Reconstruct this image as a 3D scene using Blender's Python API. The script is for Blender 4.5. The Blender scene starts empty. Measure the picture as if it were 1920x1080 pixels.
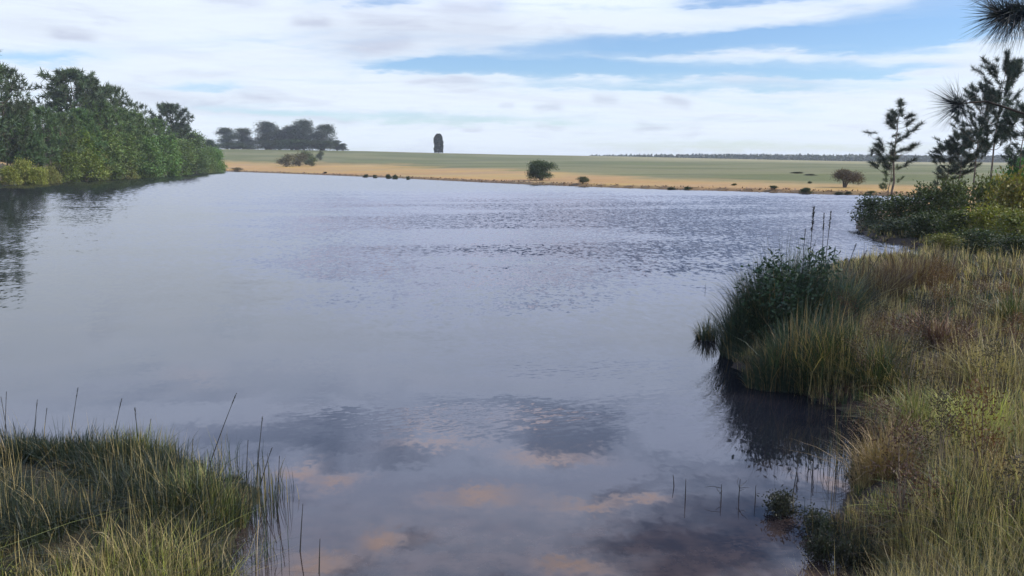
import bpy, math, random
import numpy as np
from mathutils import Vector

# ------------------------------------------------------------------ camera, sky, sun, exposure
S = bpy.context.scene
COL = S.collection
F = 1478.0                      # focal length in pixels of the 1920 px wide photograph
TH = math.radians(9.22)         # the camera looks this far down
H = 3.3                         # eye above the water

cam = bpy.data.cameras.new('camera')
camo = bpy.data.objects.new('camera', cam)
COL.objects.link(camo)
cam.sensor_width = 36.0
cam.lens = F / 1920 * 36
cam.clip_start = 0.05
cam.clip_end = 20000
camo.location = (0, 0, H)
camo.rotation_euler = (math.pi / 2 - TH, 0, 0)
S.camera = camo

S.view_settings.view_transform = 'Standard'
S.view_settings.look = 'None'
S.view_settings.gamma = 1.0
S.view_settings.use_curve_mapping = False
S.view_settings.exposure = 0.0

SUN_AZ = math.radians(97)       # from +Y (view direction) towards +X
SUN_EL = math.radians(40)
sd = Vector((math.sin(SUN_AZ) * math.cos(SUN_EL), math.cos(SUN_AZ) * math.cos(SUN_EL), math.sin(SUN_EL)))
sun = bpy.data.lights.new('sun', 'SUN')
sun.energy = 5.0
sun.angle = math.radians(0.6)
sun.color = (1.0, 0.93, 0.82)
suno = bpy.data.objects.new('sun', sun)
COL.objects.link(suno)
suno.rotation_euler = sd.to_track_quat('Z', 'Y').to_euler()
suno.location = (40, -10, 40)


class X:
    """a node socket (or number) with arithmetic that builds Math nodes"""
    tree = None

    def __init__(self, s): self.s = s

    @staticmethod
    def op(kind, *a, clamp=False):
        n = X.tree.nodes.new('ShaderNodeMath')
        n.operation = kind
        n.use_clamp = clamp
        for i, v in enumerate(a):
            if isinstance(v, X): X.tree.links.new(v.s, n.inputs[i])
            else: n.inputs[i].default_value = float(v)
        return X(n.outputs[0])

    def __add__(s, o): return X.op('ADD', s, o)
    def __radd__(s, o): return X.op('ADD', o, s)
    def __sub__(s, o): return X.op('SUBTRACT', s, o)
    def __rsub__(s, o): return X.op('SUBTRACT', o, s)
    def __mul__(s, o): return X.op('MULTIPLY', s, o)
    def __rmul__(s, o): return X.op('MULTIPLY', o, s)
    def __truediv__(s, o): return X.op('DIVIDE', s, o)
    def mx(s, o): return X.op('MAXIMUM', s, o)
    def mn(s, o): return X.op('MINIMUM', s, o)
    def exp(s): return X.op('EXPONENT', s)
    def clamp(s): return X.op('ADD', s, 0.0, clamp=True)


def smooth(v, a, b, lo=0.0, hi=1.0):
    n = X.tree.nodes.new('ShaderNodeMapRange')
    n.interpolation_type = 'SMOOTHSTEP'
    X.tree.links.new(v.s, n.inputs[0])
    for i, q in zip((1, 2, 3, 4), (a, b, lo, hi)): n.inputs[i].default_value = q
    return X(n.outputs[0])


def vec(x, y, z=0.0):
    n = X.tree.nodes.new('ShaderNodeCombineXYZ')
    for i, v in enumerate((x, y, z)):
        if isinstance(v, X): X.tree.links.new(v.s, n.inputs[i])
        else: n.inputs[i].default_value = v
    return n.outputs[0]


def noise(v, scale, detail=4, rough=0.55, dist=0.0, kind='FBM'):
    n = X.tree.nodes.new('ShaderNodeTexNoise')
    X.tree.links.new(v, n.inputs['Vector'])
    n.inputs['Scale'].default_value = scale
    n.inputs['Detail'].default_value = detail
    n.inputs['Roughness'].default_value = rough
    n.inputs['Distortion'].default_value = dist
    return X(n.outputs[0])


def mixc(f, a, b, mode='MIX'):
    n = X.tree.nodes.new('ShaderNodeMix')
    n.data_type = 'RGBA'
    n.blend_type = mode
    def put(sock, v):
        if isinstance(v, X): X.tree.links.new(v.s, sock)
        elif hasattr(v, 'links'): X.tree.links.new(v, sock)
        elif isinstance(v, (int, float)): sock.default_value = v
        else: sock.default_value = (*v, 1.0) if len(v) == 3 else v
    put(n.inputs[0], f)
    put(n.inputs[6], a)
    put(n.inputs[7], b)
    return n.outputs[2]


def make_world():
    w = bpy.data.worlds.new('World')
    S.world = w
    w.use_nodes = True
    t = w.node_tree
    t.nodes.clear()
    X.tree = t
    out = t.nodes.new('ShaderNodeOutputWorld')
    sky = t.nodes.new('ShaderNodeTexSky')
    sky.sky_type = 'NISHITA'
    sky.sun_disc = False
    sky.sun_elevation = SUN_EL
    sky.sun_rotation = SUN_AZ
    sky.air_density = 1.0
    sky.dust_density = 0.2
    sky.ozone_density = 3.0
    bg = t.nodes.new('ShaderNodeBackground')
    bg.inputs[1].default_value = 0.13
    t.links.new(mixc(1.0, sky.outputs[0], (0.88, 0.99, 1.16), 'MULTIPLY'), bg.inputs[0])
    tc = t.nodes.new('ShaderNodeTexCoord')
    sp = t.nodes.new('ShaderNodeSeparateXYZ')
    t.links.new(tc.outputs['Generated'], sp.inputs[0])
    dx, dy, dz = X(sp.outputs[0]), X(sp.outputs[1]), X(sp.outputs[2])
    az = X.op('ARCTAN2', dx, dy)
    el = X.op('ARCSINE', dz)
    # cloud layer seen in perspective: project the direction on a flat layer
    k = 1.0 / 1.0
    inv = X.op('DIVIDE', 1.0, dz.mx(0.0) + 0.09)
    px, py = dx * inv, dy * inv
    lay = vec(px * 0.55 + py * 0.06, py)
    n_big = noise(lay, 0.55, 5, 0.55, 0.35)
    n_mid = noise(vec(px * 0.5 + 7.0, py * 1.6 + 3.0), 1.1, 6, 0.6, 0.25)
    n_fin = noise(vec(px + 2.0, py * 2.2), 2.6, 5, 0.6, 0.2)
    n_wrp = noise(vec(az * 5.0, el * 16.0), 1.6, 4, 0.6)
    n_wr2 = noise(vec(az * 9.0 + 4.0, el * 55.0), 1.3, 4, 0.65)
    low = smooth(el, 0.21, 0.46)                     # 0 near the horizon, 1 high up
    cover = smooth(n_big * 0.55 + n_mid * 0.45, 0.30, 0.50)
    n_hi = noise(vec(px * 1.3 + 11.0, py * 1.9 + 5.0), 1.25, 5, 0.55, 0.3)
    hi_cover = smooth(n_hi * 0.7 + n_fin * 0.15 + n_big * 0.15, 0.42, 0.53)
    cover = cover * 0.30 + 0.70
    cover = cover * (1.0 - low) + (hi_cover * 0.95) * low

    def P(x, y):                                      # pixel of the photograph -> azimuth, elevation
        v = ray(x, y)
        return math.atan2(v[0], v[1]), math.asin(v[2])

    def streak(x0, y0, x1, y1, th, amt, curve=0.0, warp=1.0):
        a0, e0 = P(x0, y0)
        a1, e1 = P(x1, y1)
        ac, hw = (a0 + a1) / 2, (a1 - a0) / 2
        sl, ec = (e1 - e0) / (a1 - a0), (e0 + e1) / 2
        t_ = (az - ac) * (1 / hw)
        line = (az - ac) * sl + ec + t_ * t_ * curve
        wv = (n_wrp - 0.5) * 0.030 * warp + (n_wr2 - 0.5) * 0.014 * warp
        d = (el + wv - line) * (1 / (th / F))
        g = (d * d * -1.0).exp()
        t2 = t_ * t_
        wn = (t2 * t2 * -1.0).exp()
        return g * wn * amt
    blue = streak(860, 88, 1960, 40, 20, 0.95, -0.0075)
    for a in ((1180, 80, 1560, 72, 15, 0.5, 0.0),
              (1540, 60, 2000, -20, 40, 0.85, 0.0),
              (740, 120, 1660, 128, 14, 1.1, 0.0),
              (900, 160, 1700, 160, 11, 0.6, 0.0),
              (1250, 4, 1560, -8, 12, 0.7, 0.0), (1400, 145, 1800, 128, 9, 0.5, 0.0), (250, 165, 480, 160, 7, .3, 0.0),
              (-150, 108, 200, 106, 15, 0.75, 0.0),
              (520, 218, 1150, 226, 12, 0.62, 0.0), (620, 118, 1300, 116, 10, 0.5, 0.0), (330, 196, 640, 214, 9, 0.5, 0.0), (560, 4, 800, 2, 10, .5, 0.0),
              (1050, 272, 1900, 284, 14, 0.6, 0.0),
              (330, 158, 470, 162, 8, 0.3, 0.0),
              (1500, 95, 1900, 100, 8, 0.25, 0.0)):
        blue = blue + streak(*a)
    blue = blue * 0.35 + smooth(blue + (n_wr2 - 0.5) * 1.1 + (n_mid - 0.5) * 0.5, 0.22, 0.80) * 0.62
    cover = (cover - blue * (1.0 - low)).clamp()
    cover = cover * 0.97 * smooth(el, 0.48, 0.85, 1.0, 0.18)
    # grey bellies and loose puffs in the layer
    grey = streak(560, 60, 1000, 62, 36, 0.55, 0.0, 2.2)
    for a in ((90, 55, 180, 70, 9, 0.85, 0.0), (545, 38, 620, 42, 9, 0.8, 0.0), (820, 15, 950, 12, 13, 0.7, 0.0),
              (640, 88, 770, 84, 17, 0.55, 0.0), (760, 150, 900, 152, 8, 0.6, 0.0),
              (1000, 199, 1055, 203, 7, 0.75, 0.0), (1110, 186, 1160, 190, 9, 0.7, 0.0), (1240, 188, 1295, 194, 9, 0.7, 0.0),
              (1100, 96, 1148, 98, 12, 0.65, 0.0), (935, 196, 965, 196, 6, 0.5, 0.0), (1190, 241, 1250, 243, 5, 0.6, 0.0),
              (865, 244, 905, 244, 5, 0.55, 0.0), (1000, 236, 1060, 238, 5, 0.5, 0.0), (200, 172, 560, 220, 15, 0.55, 0.0),
              (450, 172, 520, 184, 6, 0.5, 0.0), (560, 222, 670, 230, 6, 0.6, 0.0), (310, 138, 450, 140, 6, 0.35, 0.0),
              (1350, 150, 1560, 165, 12, 0.4, 0.0), (380, 4, 500, 6, 8, 0.6, 0.0)):
        grey = grey + streak(*a)
    belly = smooth(n_mid * 0.5 + n_fin * 0.5, 0.42, 0.66)
    n_st = noise(vec(az * 3.2 + 3.0, el * 30.0 + az * 1.5), 1.0, 6, 0.62, 0.5)
    n_s2 = noise(vec(az * 7.0 + 9.0, el * 34.0), 1.0, 5, 0.62, 0.8)
    stx = smooth(n_st, 0.50, 0.70) * 0.20 + smooth(n_s2, 0.54, 0.70) * 0.22
    cover = (cover - smooth(n_st * 0.6 + n_s2 * 0.4, 0.28, 0.46, 0.38, 0.0) * (1.0 - low)).clamp()
    grey = (grey * 0.62 + belly * 0.10 + stx * (1.0 - low) * 0.85 + belly * low * 0.32).clamp()
    ccol = mixc(grey, (0.87, 0.96, 1.07), (0.52, 0.56, 0.72))
    ccol = mixc(smooth(el, 0.15, 0.40), ccol, mixc(1.0, ccol, (2.0, 2.08, 2.55), 'MULTIPLY'))
    # a few small sunlit puffs above the frame; the still water shows them
    puffs = None
    for (x, y, w_, h_) in ((565, 888, 55, 14), (640, 905, 70, 12), (900, 930, 100, 15), (1040, 862, 100, 17), (1100, 945, 80, 14),
                           (725, 1012, 52, 24), (1190, 935, 60, 10), (1080, 1060, 80, 16), (1560, 905, 60, 12),
                           (580, 1060, 110, 16), (820, 835, 110, 9), (180, 650, 90, 10), (370, 705, 60, 9)):
        v = ray(x, y)
        a, e = math.atan2(v[0], v[1]), -math.asin(v[2])
        da = (az - a + (n_wrp - 0.5) * 0.14) * (F / w_)
        de = (el - e + (n_wr2 - 0.5) * 0.022 + (n_wrp - 0.5) * 0.03) * (F / h_)
        g = ((da * da + de * de) * -1.6).exp() * 0.8
        puffs = g if puffs is None else puffs + g
    puffs = puffs.clamp()
    ccol = mixc(puffs * low, ccol, (3.1, 2.2, 1.85))
    cover = (cover + puffs * low).clamp()
    bgc = t.nodes.new('ShaderNodeBackground')
    t.links.new(ccol, bgc.inputs[0])
    bgc.inputs[1].default_value = 1.0
    mx = t.nodes.new('ShaderNodeMixShader')
    t.links.new(cover.s, mx.inputs[0])
    t.links.new(bg.outputs[0], mx.inputs[1])
    t.links.new(bgc.outputs[0], mx.inputs[2])
    t.links.new(mx.outputs[0], out.inputs[0])
    w.cycles.sampling_method = 'MANUAL'
    w.cycles.sample_map_resolution = 512


def ray(px, py):
    u, v = (px - 960) / F, (540 - py) / F
    d = np.array([u, math.cos(TH) + v * math.sin(TH), -math.sin(TH) + v * math.cos(TH)])
    return d / np.linalg.norm(d)


make_world()

# ------------------------------------------------------------------ helpers
rng = np.random.default_rng(7)


def on_water(px, py, z=0.0):
    d = ray(px, py)
    k = (H - z) / -d[2]
    return d[0] * k, d[1] * k


def at_depth(px, py, Y):
    """the point seen at a pixel of the photograph, Y metres ahead of the camera"""
    d = ray(px, py)
    k = Y / d[1]
    return d[0] * k, Y, H + d[2] * k


def hash2(ix, iy, seed=0):
    n = (ix.astype(np.int64) * 374761393 + iy.astype(np.int64) * 668265263 + seed * 974634777) & 0x7fffffff
    n = (n ^ (n >> 13)) * 1274126177 & 0x7fffffff
    return ((n ^ (n >> 16)) & 0xffff) / 65535.0


def vnoise(x, y, seed=0):
    x = np.asarray(x, float); y = np.asarray(y, float)
    ix, iy = np.floor(x), np.floor(y)
    fx, fy = x - ix, y - iy
    fx = fx * fx * (3 - 2 * fx); fy = fy * fy * (3 - 2 * fy)
    a, b = hash2(ix, iy, seed), hash2(ix + 1, iy, seed)
    c, d = hash2(ix, iy + 1, seed), hash2(ix + 1, iy + 1, seed)
    return (a * (1 - fx) + b * fx) * (1 - fy) + (c * (1 - fx) + d * fx) * fy


def fbm(x, y, seed=0, o=3):
    r, a = 0, 0.5
    for i in range(o):
        r = r + a * vnoise(x * 2 ** i, y * 2 ** i, seed + i)
        a *= 0.5
    return r / (1 - 0.5 ** o)


def sstep(v, a, b):
    t = np.clip((v - a) / (b - a), 0, 1)
    return t * t * (3 - 2 * t)


def mesh_of(name, V, T, C=None):
    """V n x 3, T list of (m x 3) or (m x 4) index arrays, C n x 3 colours"""
    me = bpy.data.meshes.new(name)
    V = np.asarray(V, np.float32)
    if not isinstance(T, (list, tuple)): T = [T]
    T = [np.asarray(t, np.int32) for t in T if len(t)]
    me.vertices.add(len(V))
    me.vertices.foreach_set('co', V.ravel())
    nl = sum(t.size for t in T)
    npoly = sum(len(t) for t in T)
    me.loops.add(nl)
    me.loops.foreach_set('vertex_index', np.concatenate([t.ravel() for t in T]))
    me.polygons.add(npoly)
    st, o = [], 0
    for t in T:
        st.append(o + np.arange(len(t)) * t.shape[1])
        o += t.size
    me.polygons.foreach_set('loop_start', np.concatenate(st).astype(np.int32))
    me.update(calc_edges=True)
    if C is not None:
        at = me.attributes.new('col', 'FLOAT_COLOR', 'POINT')
        c4 = np.ones((len(V), 4), np.float32)
        c4[:, :3] = C
        at.data.foreach_set('color', c4.ravel())
    return me


class MB:
    """collects pieces into one mesh"""
    def __init__(s): s.V, s.T3, s.T4, s.C, s.n = [], [], [], [], 0

    def add(s, V, T, C):
        V = np.asarray(V, float); T = np.asarray(T, int)
        C = np.asarray(C, float)
        if C.ndim == 1: C = np.tile(C, (len(V), 1))
        s.V.append(V); s.C.append(C)
        (s.T3 if T.shape[1] == 3 else s.T4).append(T + s.n)
        s.n += len(V)

    def mesh(s, name):
        T = []
        if s.T3: T.append(np.concatenate(s.T3))
        if s.T4: T.append(np.concatenate(s.T4))
        return mesh_of(name, np.concatenate(s.V), T, np.concatenate(s.C))


def frame_of(D):
    D = D / np.maximum(np.linalg.norm(D, axis=1, keepdims=True), 1e-9)
    r = rng.normal(size=D.shape)
    A = np.cross(D, r)
    A /= np.maximum(np.linalg.norm(A, axis=1, keepdims=True), 1e-9)
    return D, A, np.cross(D, A)


def leaves(mb, P, D, L, W, C):
    """diamond leaves at P pointing along D"""
    P, D = np.asarray(P), np.asarray(D)
    n = len(P)
    D, A, B = frame_of(D)
    L = np.broadcast_to(L, n)[:, None]; W = np.broadcast_to(W, n)[:, None]
    v0 = P
    v1 = P + D * L * 0.45 + A * W * 0.5 + B * W * 0.12
    v2 = P + D * L
    v3 = P + D * L * 0.45 - A * W * 0.5 + B * W * 0.12
    V = np.stack([v0, v1, v2, v3], 1).reshape(-1, 3)
    T = np.arange(n * 4).reshape(-1, 4)
    mb.add(V, T, np.repeat(C, 4, 0))


def needles(mb, P, D, L, W, C):
    P, D = np.asarray(P), np.asarray(D)
    n = len(P)
    D, A, B = frame_of(D)
    L = np.broadcast_to(L, n)[:, None]; W = np.broadcast_to(W, n)[:, None]
    V = np.stack([P + A * W * 0.5, P - A * W * 0.5, P + D * L], 1).reshape(-1, 3)
    mb.add(V, np.arange(n * 3).reshape(-1, 3), np.repeat(C, 3, 0))


def tube(mb, pts, rad, col, sides=6):
    pts = np.asarray(pts, float)
    n = len(pts)
    rad = np.broadcast_to(rad, n)
    tan = np.gradient(pts, axis=0)
    tan /= np.maximum(np.linalg.norm(tan, axis=1, keepdims=True), 1e-9)
    ref = np.array([0.31, 0.17, 0.93]) if abs(tan[0][2]) < 0.8 else np.array([1.0, 0.1, 0.0])
    A = np.cross(tan, ref); A /= np.linalg.norm(A, axis=1, keepdims=True)
    B = np.cross(tan, A)
    an = np.linspace(0, 2 * math.pi, sides, endpoint=False)
    V = pts[:, None] + rad[:, None, None] * (np.cos(an)[None, :, None] * A[:, None] + np.sin(an)[None, :, None] * B[:, None])
    V = V.reshape(-1, 3)
    T = []
    for i in range(n - 1):
        for j in range(sides):
            k = (j + 1) % sides
            T.append((i * sides + j, i * sides + k, (i + 1) * sides + k, (i + 1) * sides + j))
    mb.add(V, np.array(T), col)


def blades(mb, P, L, bend, W, C, az=None, tipc=None):
    """grass blades: five triangles each, tapering, arching over"""
    n = len(P)
    az = rng.uniform(0, 2 * math.pi, n) if az is None else az
    hd = np.stack([np.cos(az), np.sin(az), np.zeros(n)], 1)
    wa = az + math.pi / 2 + rng.uniform(-0.9, 0.9, n)
    wd = np.stack([np.cos(wa), np.sin(wa), np.zeros(n)], 1)
    L = np.broadcast_to(L, n)[:, None]; W = np.broadcast_to(W, n)[:, None]; b = np.broadcast_to(bend, n)[:, None]
    V, CC = [], []
    tc = C if tipc is None else tipc
    for t, w in ((0, 1), (0.4, 0.85), (0.75, 0.55)):
        c = P + hd * L * b * t ** 2 * 1.0
        c = c + np.array([0, 0, 1.0]) * L * t * (1 - 0.42 * np.minimum(b, 1.3) * t)
        V += [c + wd * W * w * 0.5, c - wd * W * w * 0.5]
        CC += [C * (1 - t) + tc * t] * 2
    c = P + hd * L * b + np.array([0, 0, 1.0]) * L * (1 - 0.42 * np.minimum(b, 1.3))
    V.append(c); CC.append(tc)
    V = np.stack(V, 1).reshape(-1, 3); CC = np.stack(CC, 1).reshape(-1, 3)
    o = (np.arange(n) * 7)[:, None, None]
    T = np.array([[0, 1, 3], [0, 3, 2], [2, 3, 5], [2, 5, 4], [4, 5, 6]])[None] + o
    mb.add(V, T.reshape(-1, 3), CC)


def obj(name, me, mat, parent=None, loc=None, **props):
    if mat is not None and not me.materials: me.materials.append(mat)
    o = bpy.data.objects.new(name, me)
    COL.objects.link(o)
    if parent: o.parent = parent
    if loc is not None: o.location = loc
    for k, v in props.items(): o[k] = v
    return o


def empty(name, loc, label, category, group=None, rz=0.0, sc=(1, 1, 1)):
    o = bpy.data.objects.new(name, None)
    o.empty_display_size = 0.3
    COL.objects.link(o)
    o.location = loc; o.rotation_euler = (0, 0, rz); o.scale = sc
    o['label'] = label; o['category'] = category
    if group: o['group'] = group
    return o


# ------------------------------------------------------------------ materials
def new_mat(name):
    m = bpy.data.materials.new(name)
    m.use_nodes = True
    m.node_tree.nodes.clear()
    X.tree = m.node_tree
    out = m.node_tree.nodes.new('ShaderNodeOutputMaterial')
    return m, m.node_tree, out


def attr_col(t):
    a = t.nodes.new('ShaderNodeAttribute')
    a.attribute_name = 'col'
    return a.outputs['Color']


def foliage_mat(name, trans=0.3, rough=0.55, gl=0.35, vary=0.35):
    m, t, out = new_mat(name)
    oi = t.nodes.new('ShaderNodeObjectInfo')
    c = mixc(1.0, attr_col(t), oi.outputs['Color'], 'MULTIPLY')
    hs = t.nodes.new('ShaderNodeHueSaturation')
    rnd = X(oi.outputs['Random'])
    t.links.new(c, hs.inputs['Color'])
    t.links.new((rnd * 0.035 + 0.4825).s, hs.inputs['Hue'])
    geo = t.nodes.new('ShaderNodeNewGeometry')
    n = noise(geo.outputs['Position'], 1.7, 3)
    t.links.new((0.80 + n * vary + (rnd - 0.5) * 0.2).s, hs.inputs['Value'])
    p = t.nodes.new('ShaderNodeBsdfPrincipled')
    t.links.new(hs.outputs[0], p.inputs['Base Color'])
    p.inputs['Roughness'].default_value = rough
    p.inputs['Specular IOR Level'].default_value = gl
    tr = t.nodes.new('ShaderNodeBsdfTranslucent')
    t.links.new(mixc(1.0, hs.outputs[0], (1.2, 1.25, 0.6), 'MULTIPLY'), tr.inputs['Color'])
    mx = t.nodes.new('ShaderNodeMixShader')
    mx.inputs[0].default_value = trans
    t.links.new(p.outputs[0], mx.inputs[1])
    t.links.new(tr.outputs[0], mx.inputs[2])
    t.links.new(mx.outputs[0], out.inputs[0])
    return m


def bark_mat():
    m, t, out = new_mat('bark')
    geo = t.nodes.new('ShaderNodeTexCoord')
    sp = t.nodes.new('ShaderNodeMapping')
    t.links.new(geo.outputs['Object'], sp.inputs[0])
    sp.inputs['Scale'].default_value = (14, 14, 3)
    n = noise(sp.outputs[0], 1.0, 5, 0.6)
    c = mixc(smooth(n, 0.35, 0.65), (0.055, 0.042, 0.032), (0.19, 0.145, 0.11))
    p = t.nodes.new('ShaderNodeBsdfPrincipled')
    t.links.new(mixc(1.0, c, attr_col(t), 'MULTIPLY'), p.inputs['Base Color'])
    p.inputs['Roughness'].default_value = 0.9
    b = t.nodes.new('ShaderNodeBump')
    b.inputs['Distance'].default_value = 0.02
    t.links.new(n.s, b.inputs['Height'])
    t.links.new(b.outputs[0], p.inputs['Normal'])
    t.links.new(p.outputs[0], out.inputs[0])
    return m


def ground_mat():
    m, t, out = new_mat('ground')
    geo = t.nodes.new('ShaderNodeNewGeometry')
    pos = geo.outputs['Position']
    n1 = noise(pos, 0.05, 6, 0.6)
    n2 = noise(pos, 0.6, 6, 0.75)
    n3 = noise(pos, 9.0, 5, 0.7)
    sp = t.nodes.new('ShaderNodeSeparateXYZ')
    t.links.new(pos, sp.inputs[0])
    x, y = X(sp.outputs[0]), X(sp.outputs[1])
    n4 = noise(vec(x * 0.012, y * 0.05), 1.0, 6, 0.65, 0.3)
    v = 0.05 + n1 * 0.45 + n2 * 0.75 + n3 * 0.2 + n4 * 0.5
    val = t.nodes.new('ShaderNodeHueSaturation')
    t.links.new(attr_col(t), val.inputs['Color'])
    t.links.new(v.s, val.inputs['Value'])
    t.links.new((0.485 + n4 * 0.03).s, val.inputs['Hue'])
    t.links.new((0.75 + n1 * 0.5).s, val.inputs['Saturation'])
    p = t.nodes.new('ShaderNodeBsdfPrincipled')
    t.links.new(val.outputs[0], p.inputs['Base Color'])
    p.inputs['Specular IOR Level'].default_value = 0.2
    p.inputs['Roughness'].default_value = 0.9
    b = t.nodes.new('ShaderNodeBump')
    b.inputs['Distance'].default_value = 0.12
    b.inputs['Strength'].default_value = 0.8
    t.links.new((n2 + n3 * 0.35).s, b.inputs['Height'])
    t.links.new(b.outputs[0], p.inputs['Normal'])
    t.links.new(p.outputs[0], out.inputs[0])
    return m


def water_mat():
    m, t, out = new_mat('lake_water')
    geo = t.nodes.new('ShaderNodeNewGeometry')
    sp = t.nodes.new('ShaderNodeSeparateXYZ')
    t.links.new(geo.outputs['Position'], sp.inputs[0])
    x, y = X(sp.outputs[0]), X(sp.outputs[1])
    wob = noise(vec(x * 0.16, y * 0.22), 1.0, 4, 0.6)
    wob2 = noise(vec(x * 0.7, y * 1.3), 1.0, 3, 0.6)
    # wind-ruffled band across the middle of the lake
    yy = y + (wob - 0.5) * 12.0
    a = smooth(yy, 11.0, 30.0) * smooth(yy, 52.0, 95.0, 1.0, 0.0)
    sidel = smooth(x / y + (wob - 0.5) * 0.3, -0.42, -0.12)
    # calm slicks break it up
    slick = smooth(noise(vec(x * 0.05, y * 0.16), 1.0, 4, 0.6, 0.4), 0.36, 0.56)
    mid = a * (sidel * 0.80 + 0.20) * (0.55 + slick * 0.45)
    # a cat's-paw closer by and one beside the bank
    def paw(x0, y0, rx, ry, s):
        u = (x - x0 + (wob2 - 0.5) * 1.6) * (1 / rx); v = (y - y0 + (wob2 - 0.5) * 0.9) * (1 / ry)
        return ((u * u + v * v) * -1.0).exp() * s
    xa, ya = on_water(900, 775); xb, yb = on_water(1180, 690); xc, yc = on_water(1310, 760); xd, yd = on_water(890, 650)
    near = paw(xa, ya, 1.9, 0.65, 0.55) + paw(xb, yb, 3.0, 0.9, 0.40) + paw(xc, yc, 0.9, 1.0, 0.35) + paw(xd, yd, 1.6, 0.9, 0.35)
    def wn(fx, fy, sh, det=2, dist=0.4):
        return noise(vec(x * fx + sh, y * fy + x * fx * 0.12 + sh), 1.0, det, 0.5, dist)
    w0, w1, w2 = wn(2.0, 1.2, 0), wn(5.2, 3.2, 5.3), wn(11.0, 8.5, 9.1)
    v0, v1 = wn(1.3, 0.9, 17.0), wn(4.0, 2.8, 23.0)
    w3 = noise(vec(x * 3.2 + y * 2.0, y * 13.0 - x * 4.0), 1.0, 3, 0.6, 0.25)
    s0 = smooth(w0, 0.30, 0.72); s1 = smooth(w1, 0.30, 0.72); s2 = smooth(w2, 0.32, 0.72)
    u = ((y - 12.0) * (1 / 30.0)).clamp()
    calm = noise(vec(x * 0.5, y * 1.2 + 3.0), 1.0, 3, 0.5, 0.3) - 0.5
    far = smooth(y, 45.0, 90.0)
    ty = u * 0.030 + u * w1 * 0.04 + mid * (s0 * 0.075 + s1 * 0.14 + s2 * 0.10) + far * (s0 * 0.06 + 0.025) \
        + near * ((w3 - 0.38) * 0.30 + (w2 - 0.45) * 0.06) + calm * 0.018 + (w2 - 0.5) * 0.012
    tx = (v0 - 0.5) * (u * 0.05 + mid * 0.10) + (v1 - 0.5) * (mid * 0.16 + near * 0.16 + 0.012)
    nn = t.nodes.new('ShaderNodeVectorMath')
    nn.operation = 'NORMALIZE'
    t.links.new(vec(tx, ty * -1.0, 1.0), nn.inputs[0])
    b = nn
    p = t.nodes.new('ShaderNodeBsdfPrincipled')
    # peaty water, paler over sand close inshore
    silt = noise(vec(x * 0.5, y * 0.8), 1.0, 4, 0.6)
    c = mixc(smooth(silt, 0.4, 0.7), (0.007, 0.008, 0.013), (0.013, 0.012, 0.016))
    # shallow peaty bed close to this shore
    bed = smooth(y + (silt - 0.5) * 3.0, 5.0, 8.5, 1.0, 0.0)
    fleck = smooth(noise(vec(x * 3.0, y * 4.0), 1.0, 4, 0.65), 0.35, 0.65)
    c = mixc(bed, c, mixc(fleck, (0.030, 0.022, 0.020), (0.062, 0.043, 0.036)))
    t.links.new(c, p.inputs['Base Color'])
    p.inputs['IOR'].default_value = 1.37
    p.inputs['Roughness'].default_value = 0.03
    t.links.new(b.outputs[0], p.inputs['Normal'])
    t.links.new(p.outputs[0], out.inputs[0])
    return m


M_leaf = foliage_mat('leaf', 0.30)
M_needle = foliage_mat('needle', 0.18, 0.5, 0.3)
M_grass = foliage_mat('grass_blade', 0.25, 0.5, 0.4, 0.5)
M_bark = bark_mat()
M_ground = ground_mat()
M_water = water_mat()

# ------------------------------------------------------------------ lake outline and terrain
near_pts = [(-900, 640), (-300, 800), (0, 846), (110, 850), (210, 864), (300, 876), (385, 884), (398, 900), (372, 915), (430, 912), (478, 918),
            (488, 936), (455, 965), (440, 1010), (428, 1080), (440, 1200), (700, 1500), (1100, 1500), (1480, 1250), (1660, 1090),
            (1622, 1060), (1568, 1020), (1560, 985), (1592, 945), (1602, 905), (1590, 880), (1640, 832), (1625, 790),
            (1560, 765), (1500, 745), (1440, 720), (1385, 695), (1352, 655), (1365, 615), (1400, 575), (1470, 535), (1560, 500), (1640, 487),
            (1700, 486), (1735, 474), (1700, 460), (1640, 452), (1606, 432), (1604, 416), (1640, 398), (1720, 384), (1800, 377)]
far_pts = [(1760, 371), (1620, 366), (1530, 364), (1450, 361), (1350, 358), (1250, 355.5), (1160, 352.5), (1080, 349.5), (980, 345.5),
           (900, 342), (820, 338), (750, 334.5), (670, 331), (600, 328), (520, 325), (450, 322.5), (415, 321.5), (380, 322), (340, 323.5), (300, 326),
           (250, 330), (200, 333.5), (150, 338), (110, 342), (60, 343.5), (0, 347), (-150, 356), (-400, 380), (-900, 480)]
POLY = np.array([on_water(*p) for p in near_pts + far_pts])


def sdf(x, y):
    """signed distance to the lake outline, positive on land"""
    x = np.asarray(x, float).ravel(); y = np.asarray(y, float).ravel()
    d = np.full(len(x), 1e18); ins = np.zeros(len(x), bool)
    n = len(POLY)
    for i in range(n):
        ax, ay = POLY[i]; bx, by = POLY[(i + 1) % n]
        ex, ey = bx - ax, by - ay
        t = np.clip(((x - ax) * ex + (y - ay) * ey) / (ex * ex + ey * ey + 1e-12), 0, 1)
        d = np.minimum(d, (x - ax - t * ex) ** 2 + (y - ay - t * ey) ** 2)
        c = (ay > y) != (by > y)
        ins ^= c & (x < (bx - ax) * (y - ay) / (by - ay + 1e-12) + ax)
    d = np.sqrt(d)
    return np.where(ins, -d, d)


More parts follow.
